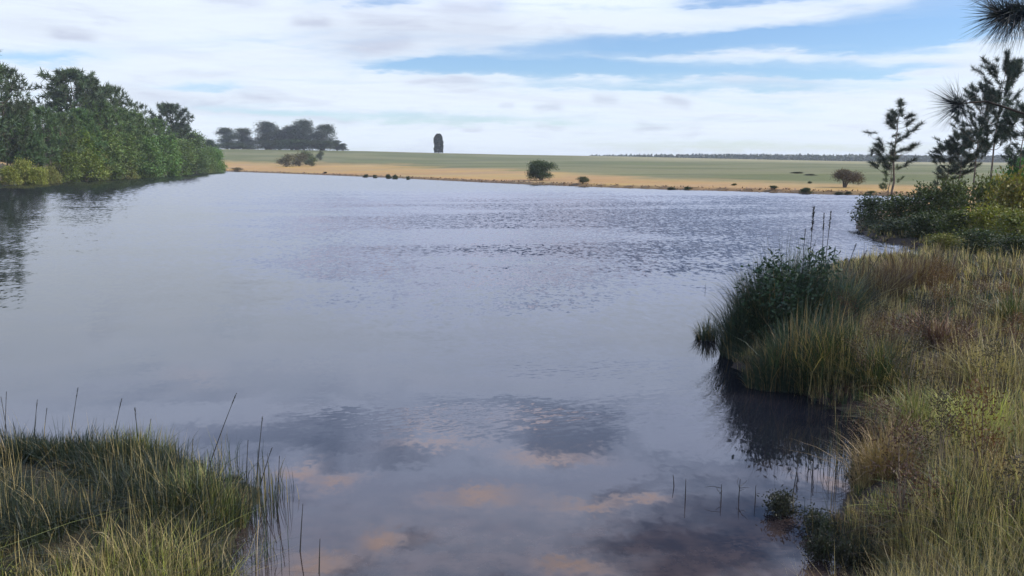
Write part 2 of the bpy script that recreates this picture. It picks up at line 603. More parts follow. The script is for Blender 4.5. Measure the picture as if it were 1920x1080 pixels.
cr_px = np.array([-400, 200, 420, 560, 700, 822, 960, 1150, 1300, 1500, 1700, 1920, 2400])
cr_y = np.array([283, 283, 281, 282, 284, 287, 290, 293, 296.5, 300.5, 304, 306, 306])
yl_px = np.array([300, 420, 520, 600, 700, 900, 1080, 1250, 1500, 1700, 1900, 2300])
yl_y = np.array([303, 303, 305, 306, 309, 317, 326, 333, 338, 341, 345, 346])
CREST = 450.0


def height(x, y, s=None):
    x = np.asarray(x, float); y = np.asarray(y, float)
    shp = x.shape
    x = x.ravel(); y = y.ravel()
    s = sdf(x, y) if s is None else s.ravel()
    r = np.hypot(x, y)
    px = 960 + F * x / np.maximum(y, 1.0) * 1.0
    px = np.where(y > 1, px, 2400)
    s_ = s + (fbm(x * 1.3, y * 1.3, 3) - 0.5) * 0.35 * sstep(-np.abs(s), -3.0, 0.0)
    # near banks
    near = 0.16 * sstep(s_, 0.0, 0.35) + 0.19 * np.clip(s_ - 0.1, 0, 3.6) * sstep(9 - r, 0, 5) + 0.045 * np.clip(s_, 0, 12)
    near = near + (fbm(x * 2.1, y * 2.1, 9) - 0.5) * 0.16 * sstep(s_, 0, 0.6)
    # far meadow
    zc = H + (300 - np.interp(px, cr_px, cr_y)) / F * CREST
    dsh = np.maximum(r - s, 1.0)
    tt = np.clip(s_ / np.maximum(CREST - dsh, 30.0), 0, 1.0)
    far = 0.32 * sstep(s_, 0.0, 0.8) + (zc - 0.32) * tt ** 1.35
    far = far + (fbm(x * 0.02, y * 0.02, 5) - 0.5) * 0.9 * sstep(s_, 6, 60) * sstep(CREST - r, 20, 150)
    beyond = sstep(r, CREST, CREST + 900)
    far = far * (1 - beyond) + 0.5 * beyond
    # wooded left bank
    left = 0.5 * sstep(s_, 0, 1.0) + 0.22 * np.clip(s_, 0, 14)
    wl = sstep(-x / np.maximum(y, 1.0), 0.365, 0.42) * sstep(r, 30, 60)
    land = near * (1 - sstep(r, 45, 70)) + far * sstep(r, 45, 70)
    land = land * (1 - wl) + left * wl
    wet = -0.04 + 0.28 * s_
    z = np.where(s_ > 0, land, np.maximum(wet, -2.2))
    return z.reshape(shp)


def ground_z(x, y):
    return float(height(np.array([x]), np.array([y]))[0])


def make_ground():
    fr = np.radians(np.linspace(-41, 41, 420))
    bk = np.radians(np.concatenate([np.linspace(41, 319, 84)[1:-1]]))
    az = np.concatenate([fr, bk])
    R = np.concatenate([[0.4], np.geomspace(0.9, 30, 150), np.geomspace(30.6, 520, 170), np.geomspace(560, 2000, 16)])
    A, RR = np.meshgrid(az, R)
    x, y = RR * np.sin(A), RR * np.cos(A)
    s = sdf(x, y)
    z = height(x, y, s.reshape(x.shape)).ravel()
    x, y = x.ravel(), y.ravel()
    r = np.hypot(x, y)
    px = np.where(y > 1, 960 + F * x / np.maximum(y, 1.0), 2400)
    # colours of the ground itself
    green = np.array([0.095, 0.106, 0.036]); gold = np.array([0.34, 0.222, 0.072]); soil = np.array([0.085, 0.060, 0.040])
    straw = np.array([0.42, 0.36, 0.21]); duff = np.array([0.10, 0.075, 0.04]); ochre = np.array([0.36, 0.25, 0.13]); mud = np.array([0.045, 0.034, 0.028])
    # rows of the photograph where the golden strip ends, turned into a distance along the ground
    yrow = 300 + (H - z) / np.maximum(r, 1) * F
    nz = (fbm(x * 0.03, y * 0.03, 21) - 0.5)
    k = sstep(yrow - np.interp(px, yl_px, yl_y) + nz * 12 + (fbm(x * .2, y * .2, 8) - .5) * 6, -4, 4)[:, None]
    k2 = sstep(r, CREST * 0.72, CREST * 0.9)[:, None] * sstep(px, 1000, 1300)[:, None]
    c = green * (1 - k) + gold * k
    pat = sstep(fbm(x * 0.02 + 3, y * 0.05, 31, 5), 0.45, 0.62)[:, None]
    c = c * (1 - pat * 0.3) + (straw * 0.6) * pat * 0.3
    c = c * (1 - k2 * 0.35) + straw * k2 * 0.35
    drt = sstep(fbm(x * 0.08, y * 0.16, 41, 5), 0.42, 0.6)[:, None] * k
    c = c * (1 - drt * 0.6) + np.array([0.33, 0.19, 0.085]) * drt * 0.6
    edge = (1 - sstep(s, 0.5, 1.6))[:, None]
    c = c * (1 - edge * 0.85) + soil * edge * 0.85
    wl = (sstep(-x / np.maximum(y, 1.0), 0.365, 0.42) * sstep(r, 30, 60))[:, None]
    lb = duff * (1 - sstep(fbm(x * .15, y * .15, 4), .35, .6)[:, None]) + ochre * sstep(fbm(x * .15, y * .15, 4), .35, .6)[:, None]
    lb = lb * (1 - edge) + soil * edge
    c = c * (1 - wl) + lb * wl
    nr = (1 - sstep(r, 38, 60))[:, None]
    nc = np.array([0.040, 0.034, 0.020]) + 0.0 * c
    mk = ((1 - sstep(s, 0.25, 0.9)) * sstep(x, 1.5, 2.5))[:, None]
    nc = nc * (1 - mk) + mud * mk
    c = c * (1 - nr) + nc * nr
    na, nR = len(az), len(R)
    i = np.arange(nR - 1)[:, None] * na
    j = np.arange(na)[None]
    jn = (j + 1) % na
    T = np.stack([i + j, i + jn, i + na + jn, i + na + j], -1).reshape(-1, 4)
    # close the small hole beneath the camera
    V = np.stack([x, y, z], 1)
    V = np.vstack([V, [0, 0, z[0]]]); c = np.vstack([c, c[0]])
    T3 = np.stack([np.full(na, len(V) - 1), np.arange(na), (np.arange(na) + 1) % na], 1)[:, ::1]
    me = mesh_of('ground', V, [T[:, ::-1], T3], c)
    me.polygons.foreach_set('use_smooth', np.ones(len(me.polygons), bool))
    obj('ground', me, M_ground, kind='structure')


make_ground()

x0, x1, y0, y1 = POLY[:, 0].min() - 8, POLY[:, 0].max() + 8, 1.6, POLY[:, 1].max() + 8
me = mesh_of('water', [(x0, y0, 0), (x1, y0, 0), (x1, y1, 0), (x0, y1, 0)], [np.array([[0, 1, 2, 3]])])
obj('water', me, M_water, kind='structure')

# ------------------------------------------------------------------ tree and shrub builders (each returns trunk mesh, crown mesh for a plant 1 unit = 1 metre tall sizes)
GREY = np.array([1.0, 1.0, 1.0])


def cvar(base, n, v=0.25, h=0.12):
    c = np.asarray(base)[None] * (1 + rng.uniform(-v, v, (n, 1)))
    return np.clip(c * (1 + rng.uniform(-h, h, (n, 3))), 0.002, 1)


def make_pine(seed, ht, r0, cs, rad, whorls, per, tuft, nn, nw, col, lean=0.0, sparse=0.0, up=0.35, tr=None, profile='cone', side=3, brush=0.9, spr=0.62, upt=0.55):
    """pine: tapered trunk, whorls of rising limbs, each ending in tufts of needles"""
    global rng
    rng = np.random.default_rng(seed)
    wood, crown = MB(), MB()
    zs = np.linspace(0, ht, 12)
    wob = np.cumsum(rng.normal(0, ht * 0.006, (12, 2)), 0); wob -= wob[0]
    tx = wob[:, 0] + lean * (zs / ht) ** 1.2 * ht; ty = wob[:, 1]
    tr = ht * 0.013 if tr is None else tr
    pts = np.stack([tx, ty, zs], 1)
    pts[0, 2] = -0.5
    tube(wood, pts, tr * (1 - 0.88 * zs / ht), GREY, 7)
    P, D = [], []
    for w in range(whorls):
        f = (w + rng.uniform(0, 0.6)) / whorls
        z = ht * (cs + (1 - cs) * f * 0.97)
        base = np.array([np.interp(z, zs, tx), np.interp(z, zs, ty), z])
        if profile == 'cone': rr = rad * (1 - f) ** 0.75 + 0.12 * rad
        elif profile == 'round': rr = rad * math.sqrt(max(0.05, 1 - (2 * f * 0.93 - 0.75) ** 2))
        else: rr = rad * (1 - 0.35 * f)
        for b in range(per):
            if rng.random() < sparse: continue
            a = rng.uniform(0, 2 * math.pi)
            L = rr * rng.uniform(0.6, 1.15)
            ua = up + 0.5 * f + rng.uniform(-0.12, 0.12)
            d = np.array([math.cos(a), math.sin(a), 0])
            tt = np.linspace(0, 1, 5)
            bp = base + d * L * tt[:, None] + np.array([0, 0, 1]) * (L * (ua * tt ** 1.6 * 0.9 - 0.08 * np.sin(tt * 3.1)))[:, None]
            tube(wood, bp, tr * 0.28 * (1 - 0.75 * tt) * (1 - 0.5 * f), GREY, 4)
            for q in range(side):
                t0 = 1.0 if q == 0 else rng.uniform(0.42, 0.98)
                o = base + d * L * t0 + np.array([0, 0, L * ua * t0 ** 1.6 * 0.9])
                sd_ = d + rng.normal(0, 0.45, 3) + np.array([0, 0, upt])
                if q:
                    sl = L * rng.uniform(0.12, 0.34)
                    e = o + sd_ / np.linalg.norm(sd_) * sl
                    tube(wood, [o, e], [tr * 0.10, tr * 0.05], GREY, 3)
                    o = e
                P.append(o); D.append(sd_ / np.linalg.norm(sd_))
    P.append(pts[-1]); D.append(np.array([0, 0, 1.0]))
    P, D = np.array(P), np.array(D)
    n = len(P)
    ax = np.repeat(D, nn, 0)
    along = rng.uniform(-brush, 0.15, (n * nn, 1)) * tuft * 0.8
    o = np.repeat(P, nn, 0) + ax * along
    dd = ax * rng.uniform(0.2, 1.0, (n * nn, 1)) + rng.normal(0, spr, (n * nn, 3)) + np.array([0, 0, 0.15])
    tone = np.repeat(1 + rng.uniform(-0.3, 0.3, (n, 1)), nn, 0)
    needles(crown, o, dd, tuft * rng.uniform(0.7, 1.1, n * nn), nw, cvar(col, n * nn, 0.2) * tone)
    return wood.mesh('trunk'), crown.mesh('crown')


def make_bush(seed, w, ht, lobes, nclump, nleaf, leaf, col, stem=True, trunk_h=0.0, flat=1.0, shell=0.55, asp=0.6, tr=0.05, droop=0.0):
    """broadleaf shrub or tree: lobes filled with clumps of separate leaves, stems reaching into them"""
    global rng
    rng = np.random.default_rng(seed)
    wood, crown = MB(), MB()
    LB = []
    for i in range(lobes):
        a = rng.uniform(0, 2 * math.pi)
        q = rng.uniform(0.1, 0.62) * w / 2
        lr = rng.uniform(0.26, 0.44) * w / 2 * (1.25 if i == 0 else 1)
        zf = (i + 0.5) / lobes if i else 0.6
        cz = trunk_h + (ht - trunk_h) * zf * flat
        tall = ht / w
        q *= 1.0 if zf < 0.5 else (1.25 - 0.75 * zf)
        lr *= (1.1 if zf < 0.6 else 1.35 - 0.5 * zf) * (1.0 + 0.25 * max(0, tall - 0.8))
        cz = min(cz, ht - lr * 0.8)
        LB.append((np.array([math.cos(a) * q, math.sin(a) * q, max(cz, lr * 0.5)]), lr))
    if stem:
        for c, lr in LB:
            b = np.array([c[0] * 0.12, c[1] * 0.12, -0.15])
            m1 = np.array([c[0] * 0.3, c[1] * 0.3, max(trunk_h, c[2] * 0.45)])
            tube(wood, [b, m1, c * [0.8, 0.8, 0.9], c + [0, 0, lr * 0.6]], [tr, tr * 0.75, tr * 0.4, tr * 0.12], GREY, 5)
    P, Dd, tn = [], [], []
    for i in range(nclump):
        c, lr = LB[rng.integers(len(LB))]
        d = rng.normal(size=3); d /= np.linalg.norm(d)
        if d[2] < -0.5: d[2] *= -0.6
        rr = lr * (shell + (1.12 - shell) * rng.random() ** 0.7)
        P.append(c + d * rr * np.array([1, 1, 0.85])); Dd.append(d); tn.append(rng.uniform(-0.3, 0.3) + 0.0)
    P, Dd, tn = np.array(P), np.array(Dd), np.array(tn)
    P[:, 2] = np.maximum(P[:, 2], 0.06)
    n = nclump * nleaf
    cr = leaf * 2.3
    o = np.repeat(P, nleaf, 0) + rng.normal(0, cr * 0.55, (n, 3))
    dd = np.repeat(Dd, nleaf, 0) * 0.7 + rng.normal(0, 0.75, (n, 3)) + np.array([0, 0, 0.25 - droop])
    leaves(crown, o, dd, leaf * rng.uniform(0.7, 1.25, n), leaf * asp * rng.uniform(0.7, 1.2, n), cvar(col, n, 0.22) * (1 + np.repeat(tn, nleaf)[:, None]))
    if not stem: tube(wood, [(0, 0, -0.1), (0, 0, ht * 0.4)], [tr, tr * 0.4], GREY, 5)
    return wood.mesh('trunk'), crown.mesh('crown')


SIZE = {}


def place(kind, proto, px, ytop, Y, label, cat, mat=None, group=None, tint=(1, 1, 1), wpx=None, hbase=None, rz=None, sink=0.0, lean=0.0):
    """stand a plant at pixel column px, Y metres ahead, its top at pixel row ytop"""
    wood, crown, pw, ph = proto
    if crown.name not in SIZE:
        co = np.empty(len(crown.vertices) * 3, np.float32); crown.vertices.foreach_get('co', co); co = co.reshape(-1, 3)
        SIZE[crown.name] = (np.mean([np.percentile(co[:, i], 98) - np.percentile(co[:, i], 2) for i in (0, 1)]), np.percentile(co[:, 2], 99.3))
    pw, ph = SIZE[crown.name]
    x, _, zt = at_depth(px, ytop, Y)
    zb = ground_z(x, Y) - sink if hbase is None else hbase
    h = max(zt - zb, 0.25)
    sz = h / ph
    sx = sz if wpx is None else (wpx / F * Y) / pw
    o = empty(kind, (x, Y, zb), label, cat, group, rz if rz is not None else random.uniform(0, 6.28), (sx, sx, sz))
    if lean: o.rotation_euler[1] = lean
    a = obj('trunk', wood, M_bark, o)
    b = obj('crown', crown, mat or M_leaf, o)
    b.color = (*tint, 1.0)
    return o


random.seed(5)
PG = np.array([0.056, 0.077, 0.036])       # pine green
BG = np.array([0.075, 0.105, 0.040])       # broadleaf green
pineL = []
for i, (pr, rd, wh) in enumerate((('round', 0.30, 15), ('cone', 0.30, 17), ('round', 0.36, 14))):
    h = 10.0
    w_, c_ = make_pine(100 + i, h, 0, 0.18, rd * h, wh, 9, 0.62, 16, 0.10, PG, up=0.3, profile=pr, side=5)
    pineL.append((w_, c_, rd * h * 2, h))
w_, c_ = make_pine(140, 10, 0, 0.45, 2.0, 9, 5, 0.55, 13, 0.08, PG * 1.3, sparse=0.25, profile='round', side=3)
pine_thin = (w_, c_, 4.0, 10)
bushL = []
for i in range(3):
    w_, c_ = make_bush(200 + i, 4.0, 3.2, 9, 430, 13, 0.20, BG, tr=0.06)
    bushL.append((w_, c_, 4.0, 3.2))
treeL = []
for i in range(3):                          # leafy trees of the bank, taller than wide
    w_, c_ = make_bush(230 + i, 5.0, 7.0, 13, 700, 14, 0.26, BG, tr=0.10, trunk_h=1.2)
    treeL.append((w_, c_, 5.0, 7.0))

# ---- left bank: tall pines at the back
GP = 'pines along the left shore'
for (px, yt, Y, k, w, tint, lab) in [
    (-70, 84, 98, 0, 120, (0.9, 1, 1), 'tall dark pine at the left edge of the photo, almost out of frame'),
    (-4, 124, 112, 2, 84, (0.85, .95, 1), 'ragged dark pine cut by the left edge, branches reaching right against the sky'),
    (128, 130, 136, 0, 100, (0.9, 1, 1.05), 'tallest spreading pine of the left shore, its broken crown highest above the bank'),
    (168, 148, 142, 1, 78, (0.95, 1, 1), 'pine with a pointed tip just right of the tallest spreading pine'),
    (203, 160, 150, 2, 66, (0.95, 1, .95), 'round headed pine right of the pointed pine on the left shore'),
    (314, 194, 190, 0, 66, (0.72, .82, .95), 'dark round topped pine standing alone near the right end of the left shore'),
    (338, 232, 198, 2, 52, (0.78, .88, .95), 'lower dark pine leaning out right of the lone round topped pine'),
]:
    place('pine_tree', pineL[k], px, yt, Y, lab, 'pine tree', M_needle, GP, tuple(1.25 * q for q in tint), w)
for (px, yt, Y, lab) in [(243, 188, 163, 'thin open crowned pine with sky showing through, left of the dark round topped pine'),
                         (266, 193, 170, 'second thin see-through pine, nearest to the dark round topped pine'),
                         (34, 186, 120, 'spindly pine tip rising above the thicket near the left edge'),
                         (58, 190, 124, 'spindly pine tip between the edge pine and the tallest pine')]:
    place('pine_tree', pine_thin, px, yt, Y, lab, 'pine tree', M_needle, GP, (.95, 1, 1), 34)

# ---- left bank: middle row
for (px, yt, Y, k, w, tint, lab) in [
    (8, 192, 113, 0, 62, (.85, 1, .8), 'dark green young pine at the left edge below the ragged pine'),
    (44, 203, 115, 1, 56, (.9, 1.05, .85), 'green young pine with upright shoots, second from the left edge'),
    (78, 200, 119, 2, 60, (.95, 1.05, .85), 'grey green young pine left of the foot of the tallest pine'),
    (112, 212, 124, 0, 60, (1, 1.1, .9), 'bushy young pine standing before the tallest pine'),
    (148, 205, 130, 1, 66, (1, 1.15, .8), 'mid green pine in front of the pointed pine'),
    (186, 192, 137, 2, 62, (1.1, 1.3, .85), 'brighter green pine in front of the round headed pine'),
    (222, 202, 145, 0, 60, (1.05, 1.2, .85), 'mid green pine below the thin open crowned pine'),
    (256, 214, 152, 1, 58, (1.05, 1.25, .85), 'fresh green cone shaped pine below the second thin pine'),
    (287, 222, 162, 2, 56, (1.1, 1.3, .85), 'fresh green pine hiding the foot of the dark round topped pine'),
]:
    place('young_pine', pineL[k], px, yt, Y, lab, 'pine tree', M_needle, 'young pines of the left thicket', tuple(1.6 * q for q in tint), w)
for (px, yt, Y, k, w, tint, lab) in [
    (25, 238, 111, 0, 66, (.8, 1, .8), 'leafy dark tree over the sandy bank at the left edge'),
    (70, 244, 114, 1, 60, (.85, 1, .9), 'leafy dark tree over the middle of the sandy bank'),
    (112, 250, 121, 2, 56, (.7, .8, .7), 'dull grey green leafy tree where the sandy bank ends'),
    (140, 246, 125, 0, 54, (1.35, 1.45, .6), 'yellow green leafy tree right of the sandy bank'),
    (178, 240, 132, 1, 64, (.95, 1.1, .75), 'green leafy tree in the middle of the left shore thicket'),
    (222, 250, 140, 2, 60, (.95, 1.05, .8), 'green leafy tree behind the brown shore bush'),
    (262, 256, 149, 0, 58, (.95, 1.05, .8), 'green leafy tree left of the pale leaning bush'),
    (300, 256, 160, 1, 58, (.95, 1.1, .75), 'green leafy tree right above the pale leaning bush'),
    (334, 262, 175, 2, 50, (1, 1.05, .85), 'olive leafy tree below the lower dark pine'),
    (360, 250, 195, 0, 44, (.85, 1, .9), 'leafy tree on the falling skyline right of the dark pines'),
    (385, 276, 212, 1, 34, (.95, 1, .75), 'small leafy tree second from the right end of the left shore'),
    (404, 280, 216, 2, 26, (.9, 1.1, .6), 'small bright leafy tree at the very right end of the left shore'),
]:
    place('leafy_tree', treeL[k], px, yt, Y + (9 if px < 115 else 3), lab, 'tree', M_leaf, 'leafy trees of the left thicket', tuple(1.7 * q for q in tint), w)

# ---- left bank: bushes down to the water
for (px, yt, Y, k, w, tint, lab) in [
    (-40, 308, 103, 0, 60, (2.0, 1.8, .9), 'straw coloured bush on the sandy bank beyond the left edge'),
    (12, 312, 105.5, 1, 30, (2.1, 1.6, .9), 'yellow bush on the sandy bank at the left edge'),
    (42, 300, 109, 2, 30, (2.2, 1.8, 1.0), 'straw coloured bush in the middle of the sandy bank'),
    (70, 314, 109, 0, 26, (2.4, 1.9, 1.0), 'tan bush on the right half of the sandy bank'),
    (94, 312, 114, 1, 26, (1.9, 1.4, 1.0), 'small tan bush at the right tip of the sandy bank'),
    (108, 306, 121, 2, 26, (.9, .7, .9), 'dark reddish bush at the end of the sandy bank'),
    (122, 284, 122.5, 0, 40, (1.2, 1.3, .7), 'tall olive bush right after the sandy bank'),
    (152, 280, 127, 1, 52, (1.5, 1.5, .8), 'wide light olive bush at the water below the yellow green tree'),
    (182, 292, 132, 2, 44, (1.5, 1.35, .9), 'rounded khaki bush in the middle of the left waterline'),
    (212, 296, 138, 0, 40, (1.1, 1.1, .8), 'dull green bush left of the brown shore bush'),
    (236, 298, 144, 1, 34, (1.7, 1.2, .9), 'brown shore bush between green ones on the left shore'),
    (262, 296, 151, 2, 36, (1.2, 1.2, .8), 'grey green bush right of the brown shore bush'),
    (284, 300, 160, 0, 24, (2.0, 2.0, 1.2), 'pale leaning bush at the waterline'),
    (304, 292, 166, 1, 38, (1.2, 1.4, .6), 'mossy green bush right of the pale leaning bush'),
    (332, 294, 182, 2, 36, (1.2, 1.3, .7), 'low olive bush below the lower dark pine'),
    (356, 292, 200, 0, 32, (1.3, 1.2, .9), 'low khaki bush a little before the end of the left shore'),
    (378, 296, 210, 1, 26, (1.5, 1.4, 1.0), 'pale green bush second from the end of the left waterline'),
    (396, 296, 214, 2, 24, (1.2, 1.3, .8), 'last bush of the left waterline beside the golden field'),
]:
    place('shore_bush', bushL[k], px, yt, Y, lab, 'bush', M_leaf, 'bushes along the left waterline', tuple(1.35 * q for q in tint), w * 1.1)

# ---- far field: grove on the rise
grove = []
for i, (w, sd_) in enumerate(((9, 300), (7, 301), (8, 302))):
    w_, c_ = make_bush(sd_, w, 15, 15, 620, 13, 0.50, np.array([0.045, 0.062, 0.036]), trunk_h=0.0, tr=0.16)
    grove.append((w_, c_, w, 15))
GR = 'trees of the grove on the far rise'
for (px, yt, Y, k, w, tint, lab) in [
    (394, 262, 300, 0, 24, (.9, 1.1, 1.0), 'small dark domed tree beside the left shore, left of the grove'),
    (424, 240, 445, 0, 34, (1, 1.1, 1.1), 'leftmost tall tree of the grove on the rise'),
    (454, 241, 452, 1, 28, (1.2, 1.3, 1.2), 'thin paler tree, second from the left in the grove'),
    (466, 268, 440, 2, 20, (.9, .9, 1.0), 'low dark tree in the gap between second and third tall grove trees'),
    (498, 229, 450, 2, 38, (.95, 1, 1), 'tall tree with a small top knot, left of the hazy thin tree'),
    (524, 244, 456, 1, 26, (1.4, 1.2, 1.4), 'hazy thin tree in the middle of the grove'),  # haze put into this tree's own tint, paler and mauve
    (545, 237, 450, 0, 36, (.95, .9, 1), 'broad dark tree against the tallest tree of the grove'),
    (567, 226, 447, 2, 38, (.85, .95, 1), 'tallest and densest tree of the grove'),
    (605, 234, 448, 0, 38, (.95, 1, 1.05), 'last tall tree at the right side of the grove'),
    (631, 264, 446, 1, 16, (.9, 1, 1), 'small round tree just right of the grove'),
    (643, 269, 445, 0, 14, (.9, 1, 1), 'smallest tree at the right end of the grove'),
]:
    place('grove_tree', grove[k], px, yt, Y, lab, 'tree', M_leaf, GR, tint, w * 1.12)


for (px, yt, Y, k, w, lab) in [(436, 268, 438, 0, 60, 'dark undergrowth below the two leftmost grove trees'),
                               (505, 264, 440, 1, 62, 'dark undergrowth below the tree with the top knot'),
                               (556, 262, 439, 2, 66, 'dark undergrowth below the tallest grove tree'),
                               (603, 264, 440, 0, 48, 'dark undergrowth below the last tall grove tree')]:
    place('undergrowth', bushL[k], px, yt, Y, lab, 'bushes', M_leaf, 'undergrowth of the grove', (.55, .62, .5), w)


def make_column(seed):
    global rng
    rng = np.random.default_rng(seed)
    wood, crown = MB(), MB()
    tube(wood, [(0, 0, -0.4), (0, 0, 9)], [0.3, 0.05], GREY, 6)
    n = 5200
    z = rng.uniform(0.03, 1, n)
    r = 2.3 * np.where(z < 0.6, 0.92 + 0.08 * z, np.sqrt(np.maximum(0.0, 1 - ((z - 0.6) / 0.42) ** 2)))
    a = rng.uniform(0, 2 * math.pi, n)
    rr = r * (0.55 + 0.45 * rng.random(n) ** 0.5) * (0.80 + 0.34 * vnoise(a * 2.2, z * 9, 3)) * (1.0 - 0.12 * z)
    P = np.stack([np.cos(a) * rr, np.sin(a) * rr, z * 10.6], 1)
    D = np.stack([np.cos(a), np.sin(a), np.full(n, 1.2)], 1) + rng.normal(0, .4, (n, 3))
    leaves(crown, P, D, 0.55, 0.32, cvar((0.032, 0.045, 0.034), n, 0.3))
    return wood.mesh('trunk'), crown.mesh('crown'), 4.6, 10.9


place('cypress_tree', make_column(320), 822, 251, 440, 'lone dark columnar tree with a rounded top on the far skyline', 'tree', M_leaf, None, (1, 1, 1.05), 16)

# single trees of the meadow
w_, c_ = make_bush(331, 4.4, 2.9, 11, 900, 16, 0.13, np.array([0.045, 0.070, 0.028]), trunk_h=0.1, tr=0.07, shell=0.3)
place('meadow_tree', (w_, c_, 3.6, 2.9), 1015, 302, 117, 'dense dark green round tree on the golden strip in the middle of the far shore', 'tree', M_leaf, None, (1, 1, 1), 47)
w_, c_ = make_bush(332, 1.8, 1.2, 6, 260, 14, 0.10, np.array([0.075, 0.080, 0.035]), tr=0.04)
place('meadow_bush', (w_, c_, 1.5, 1.2), 1093, 331, 102, 'small brownish bush at the water just right of the round tree', 'bush', M_leaf, None, (1, 1, 1), 21)
w_, c_ = make_bush(333, 3.2, 2.0, 11, 620, 15, 0.10, np.array([0.095, 0.072, 0.050]), trunk_h=0.55, tr=0.04, shell=0.3)
place('meadow_tree', (w_, c_, 2.6, 2.0), 1585, 318, 87, 'brownish flat crowned little tree on bare stems near the right end of the far shore', 'tree', M_leaf, None, (1, 1, 1), 44)
w_, c_ = make_bush(334, 4.0, 3.0, 6, 200, 13, 0.24, np.array([0.12, 0.13, 0.07]), tr=0.06, shell=0.2)
loose = (w_, c_, 3.8, 3.0)
for (px, yt, Y, w, tint, lab) in [
    (537, 289, 268, 26, (1.1, .95, .9), 'dry greyish bush at the left of the loose group below the grove'),
    (560, 287, 275, 28, (1.0, .85, .8), 'brown centred bush in the middle of the loose group below the grove'),
    (573, 283, 290, 22, (.65, .8, .6), 'darker green bush standing highest in the loose group below the grove'),
    (584, 294, 272, 18, (.7, .85, .5), 'green bush at the right end of the loose group below the grove'),
    (600, 283, 330, 12, (.6, .7, .6), 'tiny dark bush on the green slope right of the loose group'),
    (445, 314, 226, 18, (1.2, .9, .6), 'low rusty bush where the golden field starts beside the left shore'),
]:
    place('field_bush', loose, px, yt, Y, lab, 'bush', M_leaf, None, tint, w)
for i, (px, yt, yb, w, tint, lab) in enumerate([
    (610, 322, 328, 6, (.6, .5, .5), 'thin dark shrub on the far waterline, leftmost of them all'),
    (686, 327, 333, 9, (.5, .5, .4), 'tiny dark shrub on the far waterline, first of the left four'),
    (703, 328, 334, 8, (.5, .5, .4), 'tiny dark shrub on the far waterline, second of the left four'),
    (729, 327, 335, 10, (.5, .5, .4), 'tiny dark shrub on the far waterline, third of the left four'),
    (740, 328, 336, 10, (.5, .5, .4), 'tiny dark shrub on the far waterline, fourth of the left four'),
    (765, 331, 337, 7, (.6, .5, .4), 'tiny dry shrub on the far waterline right of the left four'),
    (1259, 351, 356.5, 14, (.5, .5, .4), 'flat dark shrub on the far waterline midway between the two meadow trees'),
    (1289, 350, 357, 12, (.6, .6, .4), 'round dark shrub right beside the flat one on the far waterline'),
    (1377, 346, 354, 8, (1.0, .8, .5), 'small brown shrub above the waterline left of the big pair'),
    (1452, 348, 361, 15, (.6, .6, .4), 'left one of the bigger pair of dark shrubs before the brownish tree'),
    (1513, 352, 364, 18, (.5, .55, .4), 'right one of the bigger pair of dark shrubs before the brownish tree'),
    (1519, 340, 350, 7, (.8, .7, .5), 'small upright shrub on the golden strip left of the brownish tree'),
    (1574, 360, 366, 14, (.6, .5, .4), 'low dark shrub at the water below the brownish tree'),
    (1592, 360, 366, 10, (.6, .5, .4), 'lower right dark shrub at the water below the brownish tree'),
    (1634, 358, 367, 14, (.9, .8, .4), 'olive shrub at the right end of the far waterline'),
]):
    Y = on_water(px, yb)[1] + 1.0 + max(0, 0)
    place('shoreline_shrub', bushL[i % 3], px, yt, Y, lab, 'shrub', M_leaf, 'shrubs on the far waterline', tint, w)
for (px, yt, Y, w, lab) in [(1495, 322, 150, 20, 'low dark scrub patch on the green field, left of a pair'),
                            (1521, 326, 138, 18, 'low dark scrub patch on the green field, right of a pair'),
                            ]:
    place('scrub_patch', bushL[1], px, yt, Y, lab, 'scrub', M_leaf, 'scrub on the green field', (.6, .5, .4), w)


# far plantation: one dark band nobody could count
def far_wood():
    global rng
    rng = np.random.default_rng(77)
    mb = MB()
    n = 26000
    a = np.radians(rng.uniform(5.5, 55, n))
    r = rng.uniform(760, 860, n)
    x, y = r * np.sin(a), r * np.cos(a)
    px = 960 + F * np.tan(a)
    ramp = np.clip((px - 1050) / 330, 0.0, 1)
    top = H + (300 - (292.5 + (px - 1050) * 0.0075)) / F * 800
    top = top * ramp + (1 - ramp) * (H + 6.0 / F * 800)
    top = top + 1.8 * ramp
    h = top * (0.86 + 0.14 * fbm(np.degrees(a) * 9, r * 0.05, 3))
    z = rng.random(n) ** 0.6 * h
    P = np.stack([x, y, z], 1)
    leaves(mb, P, rng.normal(size=(n, 3)), 3.0, 2.2, cvar((0.035, 0.048, 0.034), n, 0.3))
    obj('far_forest', mb.mesh('far_forest'), M_leaf, kind='stuff', label='dark low band of far plantation trees along the right skyline', category='forest')


far_wood()

